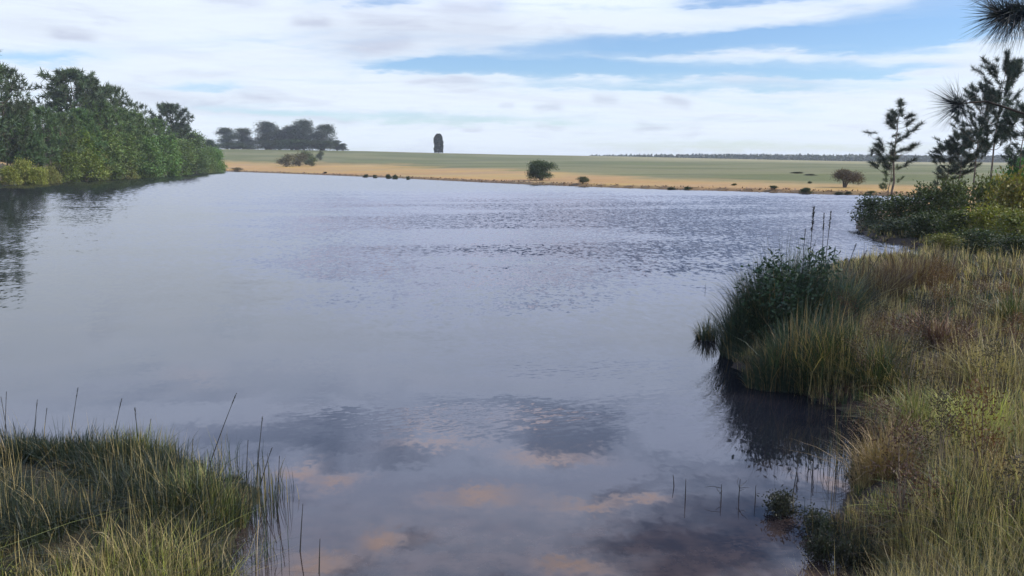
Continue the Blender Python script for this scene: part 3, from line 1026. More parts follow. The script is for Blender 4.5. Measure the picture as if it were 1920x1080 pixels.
# ---- right bank: pines behind the shrubs
GQ = 'slender pines on the right bank'
R = []
for i, a in enumerate([dict(ht=6.2, cs=0.30, rad=1.15, whorls=10, per=4, tuft=0.30, nn=110, nw=0.020, sparse=0.25, profile='cone', up=0.75, side=2),
                       dict(ht=6.0, cs=0.45, rad=1.2, whorls=9, per=6, tuft=0.30, nn=70, nw=0.024, sparse=0.05, profile='round', up=0.8, side=3),
                       dict(ht=8.0, cs=0.42, rad=1.5, whorls=11, per=5, tuft=0.32, nn=64, nw=0.026, sparse=0.03, profile='round', up=0.85, side=4),
                       dict(ht=3.6, cs=0.25, rad=0.8, whorls=6, per=4, tuft=0.2, nn=60, nw=0.02, sparse=0.2, profile='cone', up=0.6, side=2)]):
    w_, c_ = make_pine(400 + i, a['ht'], 0, a['cs'], a['rad'], a['whorls'], a['per'], a['tuft'], a['nn'], a['nw'], np.array([0.036, 0.054, 0.036]),
                       sparse=a['sparse'], profile=a['profile'], up=a['up'], side=a['side'], tr=a['ht'] * 0.0085, brush=1.5, spr=0.6, upt=1.0)
    R.append((w_, c_, a['rad'] * 2, a['ht']))
for (px, yt, Y, k, w, lean, tint, lab) in [
    (1683, 188, 48, 0, 84, 0.035, (1, 1, 1.1), 'slender open pine standing apart at the left of the right bank'),
    (1672, 282, 49, 3, 44, 0.0, (2.2, 2.0, 1.2), 'thin low pine with pale foliage just left of the slender open pine'),
    (1776, 262, 46, 1, 62, 0.05, (.9, 1, 1.2), 'short pine left of the middle pines, its crown low on the skyline'),
    (1800, 236, 45, 1, 56, 0.06, (.95, 1, 1.1), 'middle pine leaning right with a narrow tufted crown'),
    (1848, 164, 43, 2, 74, 0.05, (.85, .95, 1.1), 'dense dark pine with a bare leaning trunk at the right'),
    (1886, 104, 41, 2, 84, 0.05, (.85, .95, 1.1), 'tallest dark pine of the right bank, cut by the right edge'),
    (1916, 190, 39, 1, 80, 0.03, (1, 1.1, 1.1), 'pine half out of frame at the right edge, below the tallest'),
]:
    place('pine_tree', R[k], px, yt, Y, lab, 'pine tree', M_needle, GQ, tint, w, lean=lean, rz=0.0)

# ---- right bank: shrubs
shr = []
for i in range(3):
    w_, c_ = make_bush(500 + i, 2.6, 1.8, 9, 210, 12, 0.14, np.array([0.066, 0.082, 0.032]), tr=0.03, shell=0.5, asp=0.6)
    shr.append((w_, c_, 2.4, 1.8))
DK, YG, MG = (.50, .60, .62), (2.3, 1.9, .8), (1.0, 1.1, .8)  # YG: yellow green leaves, with sunlight put into the tint
for (px, yt, Y, k, w, tint, lab) in [
    (1634, 366, 38.0, 0, 64, (.55, .65, .7), 'dark shrub at the tip of the shrubby spit'),
    (1648, 412, 36.0, 1, 66, DK, 'dark shrub hanging over the water below the tip of the spit'),
    (1690, 364, 36.5, 2, 76, (.7, .8, .7), 'dull green shrub second from the tip of the spit'),
    (1692, 408, 33.5, 0, 84, DK, 'dark shrub low over the water in the middle of the spit'),
    (1745, 345, 35.0, 1, 76, (.7, .75, .6), 'taller dull shrub under the middle pines'),
    (1742, 398, 31.5, 2, 86, (.5, .6, .6), 'broad dark shrub below the taller dull one'),
    (1792, 338, 34.0, 0, 70, (.9, .9, .6), 'olive shrub around the foot of the leaning pines'),
    (1798, 392, 29.5, 1, 84, (.8, .95, .6), 'green shrub in the middle of the right bank thicket'),
    (1775, 438, 27.0, 2, 70, (1.9, 1.6, .8), 'small yellow green shrub above the little inlet'),
    (1850, 330, 32.0, 0, 84, (1.3, 1.2, .8), 'olive gold shrub behind the yellow leaved ones'),
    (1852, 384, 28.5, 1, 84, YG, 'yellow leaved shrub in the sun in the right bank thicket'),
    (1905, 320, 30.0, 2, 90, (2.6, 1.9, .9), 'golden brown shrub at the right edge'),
    (1908, 392, 27.0, 0, 86, (1.9, 1.7, .8), 'yellow green shrub at the right edge below the golden brown one'),
    (1848, 430, 25.5, 2, 80, (.5, .6, .5), 'dark shrub in front of the yellow leaved one'),
    (1908, 440, 24.0, 1, 90, (.5, .55, .5), 'dark shrub low at the right edge'),
]:
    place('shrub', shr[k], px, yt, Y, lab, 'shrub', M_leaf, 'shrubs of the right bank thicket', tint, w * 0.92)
place('shrub', bushL[0], 1912, 296, 41, 'fresh green bush between pine trunks at the right edge', 'bush', M_leaf, None, (.8, 1.5, .7), 60)
w_, c_ = make_pine(450, 2.4, 0, 0.1, 0.7, 7, 5, 0.26, 22, 0.03, np.array([0.075, 0.075, 0.04]), profile='cone')
place('pine_sapling', (w_, c_, 1.4, 2.4), 1768, 326, 36.5, 'brownish pine sapling rising from the shrubs under the middle pines', 'sapling', M_needle, None, (.8, .8, .8), 46)
place('pine_sapling', (w_, c_, 1.4, 2.4), 1800, 338, 36.0, 'olive pine sapling right of the brownish one', 'sapling', M_needle, None, (.7, .9, .8), 34)


# ------------------------------------------------------------------ banks: grass
def scatter(n, amin, amax, rmin, rmax, smin=0.0, smax=99):
    a = np.radians(rng.uniform(amin, amax, n))
    r = np.exp(rng.uniform(math.log(rmin), math.log(rmax), n))
    x, y = r * np.sin(a), r * np.cos(a)
    s = sdf(x, y)
    k = (s > smin) & (s < smax)
    x, y, s, r = x[k], y[k], s[k], r[k]
    return np.stack([x, y, height(x, y, s)], 1), s, r


GREENS = np.array([[0.075, 0.105, 0.035], [0.055, 0.085, 0.035], [0.11, 0.13, 0.04]])
STRAW = np.array([0.36, 0.28, 0.13]); RUST = np.array([0.13, 0.075, 0.05]); LIME = np.array([0.25, 0.26, 0.055]); BLUEG = np.array([0.040, 0.062, 0.042])


def pix(P):
    """where a point shows in the photograph (1920 px wide)"""
    X_, Y_, Z_ = P[:, 0], P[:, 1], P[:, 2] - H
    d = Y_ * math.cos(TH) - Z_ * math.sin(TH)
    u = Y_ * math.sin(TH) + Z_ * math.cos(TH)
    return 960 + F * X_ / d, 540 - F * u / d


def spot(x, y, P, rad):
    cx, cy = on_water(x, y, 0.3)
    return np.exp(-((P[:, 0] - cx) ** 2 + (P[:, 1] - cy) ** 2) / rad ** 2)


def tufts(mb, P, s, r, nb, L, C, spread=0.10, wk=0.0009, wmin=0.005, bmax=0.85, stem=0.0):
    """each tuft: blades fanning out from one root, sharing length and colour"""
    n = len(P)
    k = np.repeat(np.arange(n), nb)
    m = len(k)
    a = rng.uniform(0, 2 * math.pi, m)
    q = np.sqrt(rng.random(m))
    size = spread * (0.5 + L[k])
    Q = P[k].copy()
    Q[:, 0] += np.cos(a) * q * size; Q[:, 1] += np.sin(a) * q * size
    la = rng.uniform(0, 2 * math.pi, n)[k]; lm = np.abs(rng.normal(0, 0.9, n))[k]
    az = np.arctan2(np.sin(a + rng.normal(0, .6, m)) + lm * np.sin(la), np.cos(a) + lm * np.cos(la))
    bend = (0.10 + bmax * (0.35 + q) * rng.random(m) ** 1.3) * (0.6 + 0.8 * rng.random(n)[k])
    LL = L[k] * rng.uniform(0.35, 1.12, m)
    CC = C[k] * (1 + rng.uniform(-.3, .3, (m, 1)))
    w = np.maximum(wmin, r[k] * wk) * rng.uniform(.55, 1.25, m)
    if stem:
        f = rng.random(m) < stem
        LL = np.where(f, L[k] * rng.uniform(1.1, 1.6, m), LL)
        bend = np.where(f, bend * 0.35, bend)
        w = np.where(f, w * 0.55, w)
        CC[f] = (STRAW * 1.0) * (1 + rng.uniform(-.4, .3, (f.sum(), 1)))
    blades(mb, Q, LL, bend, w, CC, az=az, tipc=CC * 1.15)


def right_grass():
    global rng
    rng = np.random.default_rng(11)
    mb = MB()
    P, s, r = scatter(25000, 8, 44, 3.6, 42, 0.0, 14)
    n = len(P)
    clump = fbm(P[:, 0] * 1.2, P[:, 1] * 1.2, 12, 3)
    keep = rng.random(n) < np.clip((clump - 0.22) * 2.2 + 0.22, 0.15, 1) * np.where(s < 0.4, 1.2, 1)
    P, s, r, clump = P[keep], s[keep], r[keep], clump[keep]
    n = len(P)
    L = (0.14 + 0.75 * clump) * rng.uniform(0.4, 1.35, n)
    L *= (0.32 + 0.68 * sstep(s, 0.0, 1.1)) * (1 - 0.42 * sstep(r, 10, 15))
    C = GREENS[rng.integers(0, 3, n)] * 0.65
    wr = np.clip(spot(1640, 650, P, 1.9) * 1.1 + spot(1600, 950, P, 0.8) * .5 + spot(1750, 720, P, 1.4) * 0.5 + spot(1900, 560, P, 2.5) * .6, 0, 1)
    wl = np.clip(spot(1810, 800, P, 0.8) * 1.2 + spot(1700, 900, P, 0.6) * 0.35 + spot(1900, 1000, P, .7) * .3, 0, 1)  # sunlit patches: sunshine put into the grass as lime blades
    mixn = fbm(P[:, 0] * 0.9 + 5, P[:, 1] * 0.9, 77)
    m = rng.random(n) < 0.10 + 0.45 * mixn; C[m] = STRAW * 0.48
    m = rng.random(n) < 0.25; C[m] = RUST * 0.7
    m = rng.random(n) < wr * 0.85; C[m] = RUST * 0.8
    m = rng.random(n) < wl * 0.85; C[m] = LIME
    m = rng.random(n) < 0.22; C[m] = BLUEG * 0.6
    C = C * (1 + rng.uniform(-.35, .35, (n, 1)))
    C = C * (0.80 + 0.5 * wl[:, None])  # blades also brightened where the sunlit patches are painted in
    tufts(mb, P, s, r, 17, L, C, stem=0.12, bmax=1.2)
    obj('bank_grass', mb.mesh('bank_grass'), M_grass, kind='stuff', label='tall mixed green, straw and rusty grass covering the right bank', category='grass')


def left_grass():
    global rng
    rng = np.random.default_rng(12)
    mb = MB()
    P, s, r = scatter(20000, -44, -8, 2.8, 16, 0.0, 9)
    n = len(P)
    clump = fbm(P[:, 0] * 1.5, P[:, 1] * 1.5, 31, 3)
    keep = rng.random(n) < np.clip((clump - 0.30) * 2.6 + 0.15, 0.15, 1) * np.where(r < 6.5, 1.6, 1) * (0.30 + 0.70 * sstep(s, 0.1, 1.3)) * np.where(r > 6.6, np.where((clump < 0.5) & (s < 1.3), 0.65, 1.15), 1)
    P, s, r, clump = P[keep], s[keep], r[keep], clump[keep]
    n = len(P)
    L = (0.10 + 0.40 * clump) * rng.uniform(0.4, 1.3, n)
    near = sstep(7.0 - r, 0, 1.4)
    L *= 1 + 0.35 * (1 - near) * rng.random(n)
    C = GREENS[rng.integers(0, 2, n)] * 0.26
    m = rng.random(n) < near * 0.5; C[m] = LIME * 0.8  # sunny front of the bank, put into the blade colour as lime
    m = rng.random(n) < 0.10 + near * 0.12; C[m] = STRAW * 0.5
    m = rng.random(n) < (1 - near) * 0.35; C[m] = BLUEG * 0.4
    C = C * (1 + rng.uniform(-.35, .35, (n, 1)))
    f = near > 0.5
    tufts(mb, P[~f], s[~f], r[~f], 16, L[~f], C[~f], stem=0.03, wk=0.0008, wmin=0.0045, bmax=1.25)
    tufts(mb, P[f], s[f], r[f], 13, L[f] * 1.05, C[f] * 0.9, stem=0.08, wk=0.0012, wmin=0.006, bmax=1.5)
    obj('bank_grass', mb.mesh('bank_grass'), M_grass, kind='stuff', label='tufted green and yellow grass covering the left foreground bank', category='grass')


def sedge():
    """thin dark blades standing in the shallows"""
    global rng
    for side, (a0, a1, r0, r1, n0, lab) in enumerate([(-24, -9, 3.5, 11, 15000, 'thin dark sedge blades standing in the shallows off the left bank'),
                                                      (10, 32, 4.5, 12, 9000, 'thin dark sedge blades standing in the shallows off the right bank')]):
        rng = np.random.default_rng(13 + side)
        mb = MB()
        P, s, r = scatter(n0, a0, a1, r0, r1, -0.55, 0.05)
        cl = fbm(P[:, 0] * 2.6, P[:, 1] * 2.6, 51)
        keep = rng.random(len(P)) < np.clip((cl - 0.42) * 3.5, 0, 1) * sstep(s, -0.55, -0.05) * (0.75 if side == 0 else 0.8)
        P, s, r = P[keep], s[keep], r[keep]
        P[:, 2] = -0.05
        n = len(P)
        C = np.where(rng.random((n, 1)) < 0.25, STRAW * 0.5, BLUEG * 0.8) * (1 + rng.uniform(-.3, .3, (n, 1)))
        blades(mb, P, rng.uniform(0.18, 0.55, n), rng.uniform(0.02, 0.5, n) ** 1.5, np.maximum(0.004, r * 0.0008), C)
        obj('sedge', mb.mesh('sedge'), M_grass, kind='stuff', label=lab, category='sedge')


def far_fringe():
    """rank grass along the far waterline and over the golden strip"""
    global rng
    rng = np.random.default_rng(15)
    mb = MB()
    P, s, r = scatter(150000, -22, 33, 62, 300, 0.15, 40)
    n = len(P)
    keep = rng.random(n) < np.where(s < 1.2, 0.6, 0.0)
    P, s, r = P[keep], s[keep], r[keep]
    n = len(P)
    GO = np.array([0.30, 0.22, 0.10])
    C = np.where((s < 1.2)[:, None], RUST * 1.2, GO) * (1 + rng.uniform(-.3, .3, (n, 1)))
    blades(mb, P, rng.uniform(0.06, 0.30, n), rng.uniform(0.5, 1.3, n), r * 0.0016, C)
    obj('meadow_grass', mb.mesh('meadow_grass'), M_grass, kind='stuff', label='dry golden grass on the strip along the far waterline', category='grass')


right_grass(); left_grass(); sedge(); far_fringe()


# ---- the big dark clump reaching into the water on the right
def grass_clump(name, cx, cy, rx, ry, n, L0, L1, col, label, cat, wdt=0.011, spread=0.5, straw=0.1, zb=None, group=None):
    global rng
    mb = MB()
    a = rng.uniform(0, 2 * math.pi, n); q = np.sqrt(rng.random(n))
    X_, Y_ = np.cos(a) * q * rx, np.sin(a) * q * ry
    zz = np.maximum(height(cx + X_, cy + Y_), -0.06) if zb is None else np.full(n, zb)
    P = np.stack([X_, Y_, zz], 1)
    L = rng.uniform(L0 * 0.6, L1, n) * (1 - 0.22 * q) * (0.55 + 0.9 * vnoise(X_ * 5 + cx * 3, Y_ * 5, 5))
    C = np.where(rng.random((n, 1)) < straw, STRAW * 0.6, np.asarray(col)) * (1 + rng.uniform(-.35, .35, (n, 1)))
    az = a + rng.normal(0, 0.8, n)
    az = az + 1.2 * (vnoise(X_ * 4, Y_ * 4 + cx, 8) - 0.5)
    blades(mb, P, L, rng.uniform(0.05, spread, n) * (0.3 + q) * 1.3, wdt * rng.uniform(.6, 1.3, n), C, az=az, tipc=C * 1.2)
    o = obj(name, mb.mesh(name), M_grass, loc=(cx, cy, 0), label=label, category=cat)
    if group: o['group'] = group
    return o


rng = np.random.default_rng(21)
GC = 'grass clumps on the right point'
for (px, py, rx, ry, n, L0, L1, col, lab, st) in [
    (1408, 668, .50, .45, 2600, .7, 1.35, BLUEG * .85, 'dark blue green rush clump at the left tip of the right point', .06),
    (1465, 672, .55, .60, 3600, .9, 1.75, BLUEG * .85, 'tall dark rush clump beneath the leafy shrub on the right point', .06),
    (1530, 655, .60, .65, 3600, .9, 1.75, BLUEG, 'tall dull rush clump right of the leafy shrub on the right point', .12),
    (1500, 725, .80, .35, 2600, .4, 1.15, BLUEG * .9, 'greyish overhanging grass clump at the water below the tall rushes', .18),
    (1625, 590, .70, .60, 2200, .5, 1.25, RUST * .55, 'dark brown wispy grass clump behind the right point by the bay', .15),
    (1710, 560, .90, .60, 2200, .5, 1.15, RUST * .6, 'brown wispy grass clump below the little inlet', .2),
    (1590, 735, .80, .45, 2000, .4, 0.95, GREENS[1] * .6, 'grey green grass clump beside the sunlit bank above the small bay', .4),
]:
    x, y = on_water(px, py)
    grass_clump('rush_clump', x, y, rx, ry, n, L0, L1, col, lab, 'rushes', straw=st, group=GC)
x, y = on_water(1325, 636)
grass_clump('rush_tuft', x, y, .20, .16, 420, .28, .60, BLUEG * .75, 'small dark rush tuft standing alone in the water off the right point', 'rushes', wdt=0.009, zb=-0.06)
for (px, py, rx, ry, n, L0, L1, col, lab, st) in [
    (262, 895, .40, .22, 900, .22, .42, GREENS[2] * 1.0, 'bright green grass tuft before the dark stalks on the left bank', .05),
    (395, 985, .34, .28, 800, .25, .50, GREENS[2] * .9, 'pale green grass tuft by the gap of water on the left bank', .3),
    (60, 890, .45, .35, 1500, .20, .50, BLUEG * .5, 'dark tuft at the left edge in front of the two close stalks', .08),
    (150, 895, .45, .35, 1500, .20, .48, BLUEG * .55, 'dark tuft left of the crooked forked stalk', .08),
    (215, 915, .40, .35, 1300, .15, .40, BLUEG * .55, 'low dark tuft right below the crooked forked stalk', .08),
    (330, 925, .30, .25, 800, .12, .36, BLUEG * .5, 'low dark tuft beside the matted weed at the bank tip', .08),
]:
    x, y = on_water(px, py)
    grass_clump('grass_tuft', x, y, rx, ry, n, L0, L1, col, lab, 'grass tuft', wdt=0.007, straw=st)

for (px, py, rx, ry, n, L0, L1, col, lab, st) in [
    (1655, 865, .28, .24, 700, .30, .75, STRAW * .6, 'straw coloured tussock at the bank edge beside the sedge shallows', .5),
    (1720, 800, .26, .24, 700, .30, .70, GREENS[2] * .9, 'yellow green tussock left of the lime patch', .2),
    (1830, 830, .26, .24, 700, .25, .65, LIME * .8, 'bright lime tussock at the centre of the sunlit patch', .1),  # tussock coloured to match the painted sunlight around it
    (1780, 960, .20, .20, 600, .20, .55, GREENS[1] * .55, 'dark green tussock low on the right bank', .1),
    (1880, 930, .20, .20, 600, .20, .60, STRAW * .5, 'tan tussock at the right edge below the sunlit patch', .6),
    (1700, 1010, .18, .18, 500, .15, .45, STRAW * .45, 'short tan tussock over the mud at the bottom right', .6),
    (1620, 985, .15, .15, 450, .15, .40, BLUEG * .9, 'short dark tussock at the edge of the muddy shore', .2),
    (1850, 720, .35, .30, 800, .35, .85, STRAW * .55, 'tall straw tussock above the lime patch', .5),
    (1660, 720, .35, .30, 800, .35, .85, GREENS[1] * .5, 'dark green tussock right of the small bay', .15),
    (1760, 650, .40, .35, 800, .35, .90, RUST * .9, 'rusty tussock in the middle of the right bank', .3),
    (1900, 620, .45, .40, 800, .35, .90, GREENS[0] * .6, 'dull green tussock high at the right edge', .25),
    (1610, 660, .35, .30, 800, .35, .95, STRAW * .45, 'faded straw tussock against the dark rushes', .5),
]:
    x, y = on_water(px, py, 0.3)
    grass_clump('grass_tuft', x, y, rx, ry, n, L0, L1, col, lab, 'grass tuft', wdt=max(0.006, y * .0010), straw=st, spread=1.0)

# leafy shrub over the rushes
w_, c_ = make_bush(600, 1.6, 1.7, 10, 210, 11, 0.085, np.array([0.030, 0.048, 0.036]), tr=0.018, shell=0.2, asp=0.5)
place('leafy_shrub', (w_, c_, 1.5, 1.7), 1455, 484, 12.6, 'dark leafy shrub with small round leaves topping the rushes on the right point', 'shrub', M_leaf, None, (1.4, 1.5, 1.1), 130)
w_, c_ = make_bush(601, 1.3, 1.9, 7, 100, 11, 0.15, np.array([0.028, 0.044, 0.036]), tr=0.018, shell=0.2, asp=0.3, droop=0.4)
place('leafy_shrub', (w_, c_, 1.2, 1.9), 1528, 464, 12.9, 'taller dark shrub with long drooping leaves right of the round leaved one', 'shrub', M_leaf, None, (1.4, 1.5, 1.1), 90)
w_, c_ = make_bush(602, 0.8, .35, 7, 150, 10, 0.06, np.array([0.030, 0.035, 0.024]), tr=0.01, shell=0.2, asp=0.5)
for px, py, w, lab in [(1470, 965, 90, 'dark low water weed in the shallows off the muddy right shore'),
                       (1540, 1000, 90, 'dark low weed at the edge of the muddy right shore'),
                       (1535, 1045, 70, 'rounded dark leaf clump in the water at the bottom right'),  # low rounded clumps of dark leaves, this and the next
                       (1590, 1062, 70, 'rounded dark leaf clump against the mud at the bottom right'),
                       (355, 884, 70, 'dark matted weed at the tip of the left bank'),
                       (440, 914, 70, 'dark matted weed floating right of the left bank tip'),
                       (318, 962, 60, 'dark matted weed in the gap of water on the left bank')]:
    x, y = on_water(px, py)
    h_ = 0.10 if px < 600 else 0.18
    sx = w / F * y / 0.8
    o = empty('water_weed', (x, y, -0.02), lab, 'weed', 'dark weeds at the waterline', 1.0 * px, (sx, sx, h_ / 0.35))
    obj('stem', w_, M_bark, o); obj('leaves', c_, M_leaf, o)


wd = []
for i in range(2):
    w_, c_ = make_bush(620 + i, 0.7, 0.8, 6, 110, 9, 0.034, np.array([0.085, 0.052, 0.034]), tr=0.008, shell=0.2, asp=0.35)
    wd.append((w_, c_, 0.7, 0.8))
rng = np.random.default_rng(9)
WL = ['rusty weed directly right of the tall dark rushes', 'rusty weed between the rushes and the bay grass', 'reddish weed at the centre of the rusty patch', 'dull weed above the grass clump by the small bay',
      'brown weed right of the rusty patch centre', 'dull brown weed high up the bank below the little inlet', 'brown weed high up the bank toward the right edge', 'reddish weed just above the sunlit lime grass, to its left',
      'brown weed near the right edge above the pale bent stem', 'dull weed above the sunlit lime grass', 'reddish weed at the right rim of the sunlit lime grass', 'brown weed at the right edge beside the pale bent stem',
      'reddish weed on the shore beside the sedge shallows', 'dull weed below the sunlit lime grass', 'brown weed beside the forked pale stem', 'reddish weed near the muddy shore above the water weeds',
      'brown weed low in the bottom right corner', 'dull weed farthest up the bank, below the inlet']
for i, (px, py) in enumerate([(1590, 640), (1640, 620), (1680, 680), (1620, 700), (1730, 640), (1770, 600), (1830, 620), (1700, 740), (1880, 590),
                              (1800, 690), (1860, 740), (1900, 660), (1640, 800), (1760, 880), (1840, 900), (1690, 960), (1890, 980), (1750, 560)]):
    x, y = on_water(px, py, 0.4)
    o = empty('leafy_weed', (x, y, ground_z(x, y)), WL[i], 'weed', 'brown weeds in the right bank grass', i * 1.7, (1, 1, float(rng.uniform(.8, 1.3))))
    obj('stem', wd[i % 2][0], M_bark, o)
    b = obj('leaves', wd[i % 2][1], M_leaf, o)
    b.color = (*[(1, 1, 1), (.7, .95, .9), (1.3, 1.1, .8)][i % 3], 1)


# ---- stalks, reeds and twigs one can pick out
def stalk(name, pts, rad, head, col, label, cat, group=None, hcol=None):
    """a thin stem with a bristly seed head"""
    pts = np.array(pts, float)
    o = empty(name, tuple(pts[0]), label, cat, group)
    P = pts - pts[0]
    t = np.linspace(0, 1, 6)[:, None]
    mid = P[-1] * 0.5 + (np.array([0, 0, 0.04]) if len(P) < 3 else P[1] - P[-1] * 0.5)
    Q = (1 - t) ** 2 * P[0] + 2 * t * (1 - t) * mid + t * t * P[-1]
    mb = MB()
    tube(mb, Q, rad * (1 - 0.6 * t[:, 0]), col, 4)
    obj('stem', mb.mesh('stem'), M_grass, o)
    if head:
        hb = MB()
        n = int(60 + head * 200)
        tt = 1 - rng.random(n) * min(0.5, head / max(np.linalg.norm(P[-1]), .1))
        tt = tt[:, None]
        B = (1 - tt) ** 2 * P[0] + 2 * tt * (1 - tt) * mid + tt * tt * P[-1]
        d = (P[-1] - mid) / np.linalg.norm(P[-1] - mid)
        leaves(hb, B, d + rng.normal(0, .35, (n, 3)), head * 0.13, head * 0.026, cvar(hcol if hcol is not None else col, n))
        obj('seed_head', hb.mesh('seed_head'), M_grass, o)
    return o


DARK = np.array([0.035, 0.034, 0.032])
rng = np.random.default_rng(31)
for (xb, yb, xt, yt, Y, hd, lab) in [
    (1512, 560, 1526, 390, 13.2, .42, 'tallest feathery reed rising above the right point'),
    (1538, 560, 1545, 402, 13.4, .30, 'feathery reed second from the left above the right point'),
    (1540, 560, 1558, 398, 13.0, .30, 'feathery reed right beside the second one above the right point'),
    (1500, 560, 1510, 430, 13.1, .18, 'thin short reed left of the tallest feathery reed'),
    (1575, 540, 1605, 458, 14.5, .22, 'leaning reed with a heavy head over the bay right of the point'),
    (1590, 545, 1625, 470, 15.0, .20, 'second leaning reed over the bay right of the point'),
    (1610, 550, 1650, 478, 15.5, .20, 'third leaning reed over the bay right of the point'),
    (1600, 560, 1601, 488, 14.0, .15, 'short upright reed among the leaning reeds by the bay'),
]:
    a, b = at_depth(xb, yb, Y), at_depth(xt, yt, Y)
    g = max(ground_z(a[0], a[1]), -0.05)
    k = (b[2] - g) / (b[2] - a[2])
    a = (b[0] - (b[0] - a[0]) * k, Y, g)
    stalk('reed_stalk', [a, b], 0.011, hd, DARK, lab, 'reed', 'feathery reeds of the right point')

for (xb, yb, xt, yt, hd, lab) in [
    (8, 850, 12, 735, .10, 'upright dark seed stalk nearest the left edge'), (60, 852, 70, 750, .12, 'left one of two close dark stalks near the left edge'),
    (78, 852, 88, 765, .10, 'right one of two close dark stalks near the left edge'), (128, 856, 146, 728, .12, 'tall dark stalk just right of the two close stalks near the left edge'),
    (20, 855, 2, 745, .1, 'dark stalk leaning left out of the picture at the left edge'),
    (205, 868, 228, 748, .14, 'crooked dark stalk with a forked tip left of the middle of the left bank'),
    (262, 868, 253, 766, .16, 'thick upright dark stalk in the middle of the left bank'),
    (272, 872, 283, 786, .10, 'thin dark stalk leaning right next to the thick upright one'),
    (360, 888, 362, 824, .10, 'short upright dark stalk at the tip of the left bank'),
    (388, 892, 443, 738, .14, 'long pale stalk leaning far right from the tip of the left bank'),
    (402, 905, 388, 842, .08, 'short dark stalk leaning left at the tip of the left bank'),
    (462, 918, 465, 826, .10, 'upright dark stalk in the water right of the left bank tip'),
    (480, 920, 492, 782, .12, 'tallest thin stalk with a bead like head right of the left bank tip'),
    (484, 930, 510, 840, .10, 'dark stalk leaning right beside the tallest thin stalk'),
    (520, 960, 524, 855, .08, 'outermost upright dark stalk off the left bank'),
    (562, 1035, 568, 945, .06, 'lone thin dark twig in open water right of the left bank'),
    (598, 1075, 600, 1010, .0, 'lone short dark twig near the bottom right of the left bank'),
]:
    x, y = on_water(xb, yb)
    a = (x, y, max(ground_z(x, y), -0.04))
    b = at_depth(xt, yt, y)
    stalk('grass_stalk', [a, b], 0.006, hd, DARK * 1.3, lab or 'dark seed stalk in the thicket at the left edge of the left bank', 'grass stalk', 'seed stalks of the left bank')

for i, (xb, yb, xt, yt, lab) in enumerate([
    (1264, 912, 1262, 890, 'tiny dead stem in open water, leftmost of the five'),
    (1285, 935, 1286, 898, 'dead stem in open water, second from the left of five'),
    (1352, 938, 1353, 908, 'branched dead stem in open water, middle one of five'),
    (1385, 936, 1388, 898, 'tall dead stem in open water, fourth from the left of five'),
    (1416, 940, 1417, 916, 'short forked dead stem in open water, nearest to the weeds'),
    (1485, 935, 1500, 850, 'long thin dead stem leaning over the bay by the muddy right shore'),
    (1523, 890, 1527, 835, 'upright dead stem beside the muddy right shore'),
    (1322, 548, 1323, 532, 'tiny dead stem tip poking from the water beyond the rush tuft'),
]):
    x, y = on_water(xb, yb)
    a = (x, y, -0.03); b = at_depth(xt, yt, y)
    o = stalk('dead_stem', [a, b], 0.006, 0.0, DARK, lab, 'stem', 'dead stems in the water')
    if i in (2, 3, 4):
        mb = MB()
        v = np.array(b) - np.array(a)
        for q in range(int(rng.integers(2, 5))):
            p0 = v * rng.uniform(.3, .85); e = rng.normal(0, .05, 3); e[2] = abs(e[2]) * .7
            tube(mb, [p0, p0 + e, p0 + e * 1.5 + rng.normal(0, .02, 3)], [.003, .0025, .0015], DARK, 4)
        obj('twig', mb.mesh('twig'), M_grass, o)

# pale bent straws over the left grass and the right mud
for (pts, lab) in [
    (((210, 1060), (205, 990), (172, 1000)), 'pale bent straw with drooping tip over the left grass'),
    (((255, 1070), (230, 1020), (160, 1026)), 'long pale straw bent flat over the left grass'),
    (((420, 1070), (405, 1020), (440, 990)), 'pale straw leaning right at the edge of the left grass'),
    (((478, 1080), (480, 1020), (485, 975)), 'pale upright stem in the water edge at the left bottom'),
    (((1690, 1075), (1660, 1050), (1655, 1010)), 'pale short stick standing on the mud at the bottom right'),
    (((1775, 1070), (1800, 1045), (1775, 1020)), 'pale bent straw on the mud at the bottom right'),
    (((1850, 1075), (1880, 1050), (1925, 1050)), 'pale straw arching out at the bottom right corner'),
    (((1815, 900), (1830, 870), (1850, 850)), 'forked pale stem in the middle of the right grass'),
    (((1905, 690), (1895, 650), (1925, 625)), 'pale bent stem at the right edge of the grass'),
]:
    x, y = on_water(*pts[0])
    y -= 0.25
    A = [at_depth(p[0], p[1], y) for p in pts]
    A[0] = (A[0][0], y, ground_z(A[0][0], y))
    stalk('dry_straw', A, 0.005, 0.0, np.array([.5, .42, .26]), lab, 'straw', 'pale bent straws')

# white flower in the left grass
xw, yw, zw = at_depth(70, 993, 6.2)
o = empty('white_flower', (xw, yw, ground_z(xw, yw)), 'small white flower among the grass at the lower left', 'flower')
mb = MB(); hz = zw - ground_z(xw, yw)
tube(mb, [(0, 0, 0), (0.01, 0, hz * .5), (0, 0, hz)], [.004, .003, .002], GREENS[0], 4)
obj('stem', mb.mesh('stem'), M_grass, o)
for k in range(5):
    mb = MB(); a = k * 1.257
    leaves(mb, [(0, 0, hz)], [(math.cos(a), math.sin(a), .5)], .028, .016, np.array([[.8, .8, .82]]))
    obj('petal', mb.mesh('petal'), M_leaf, o)


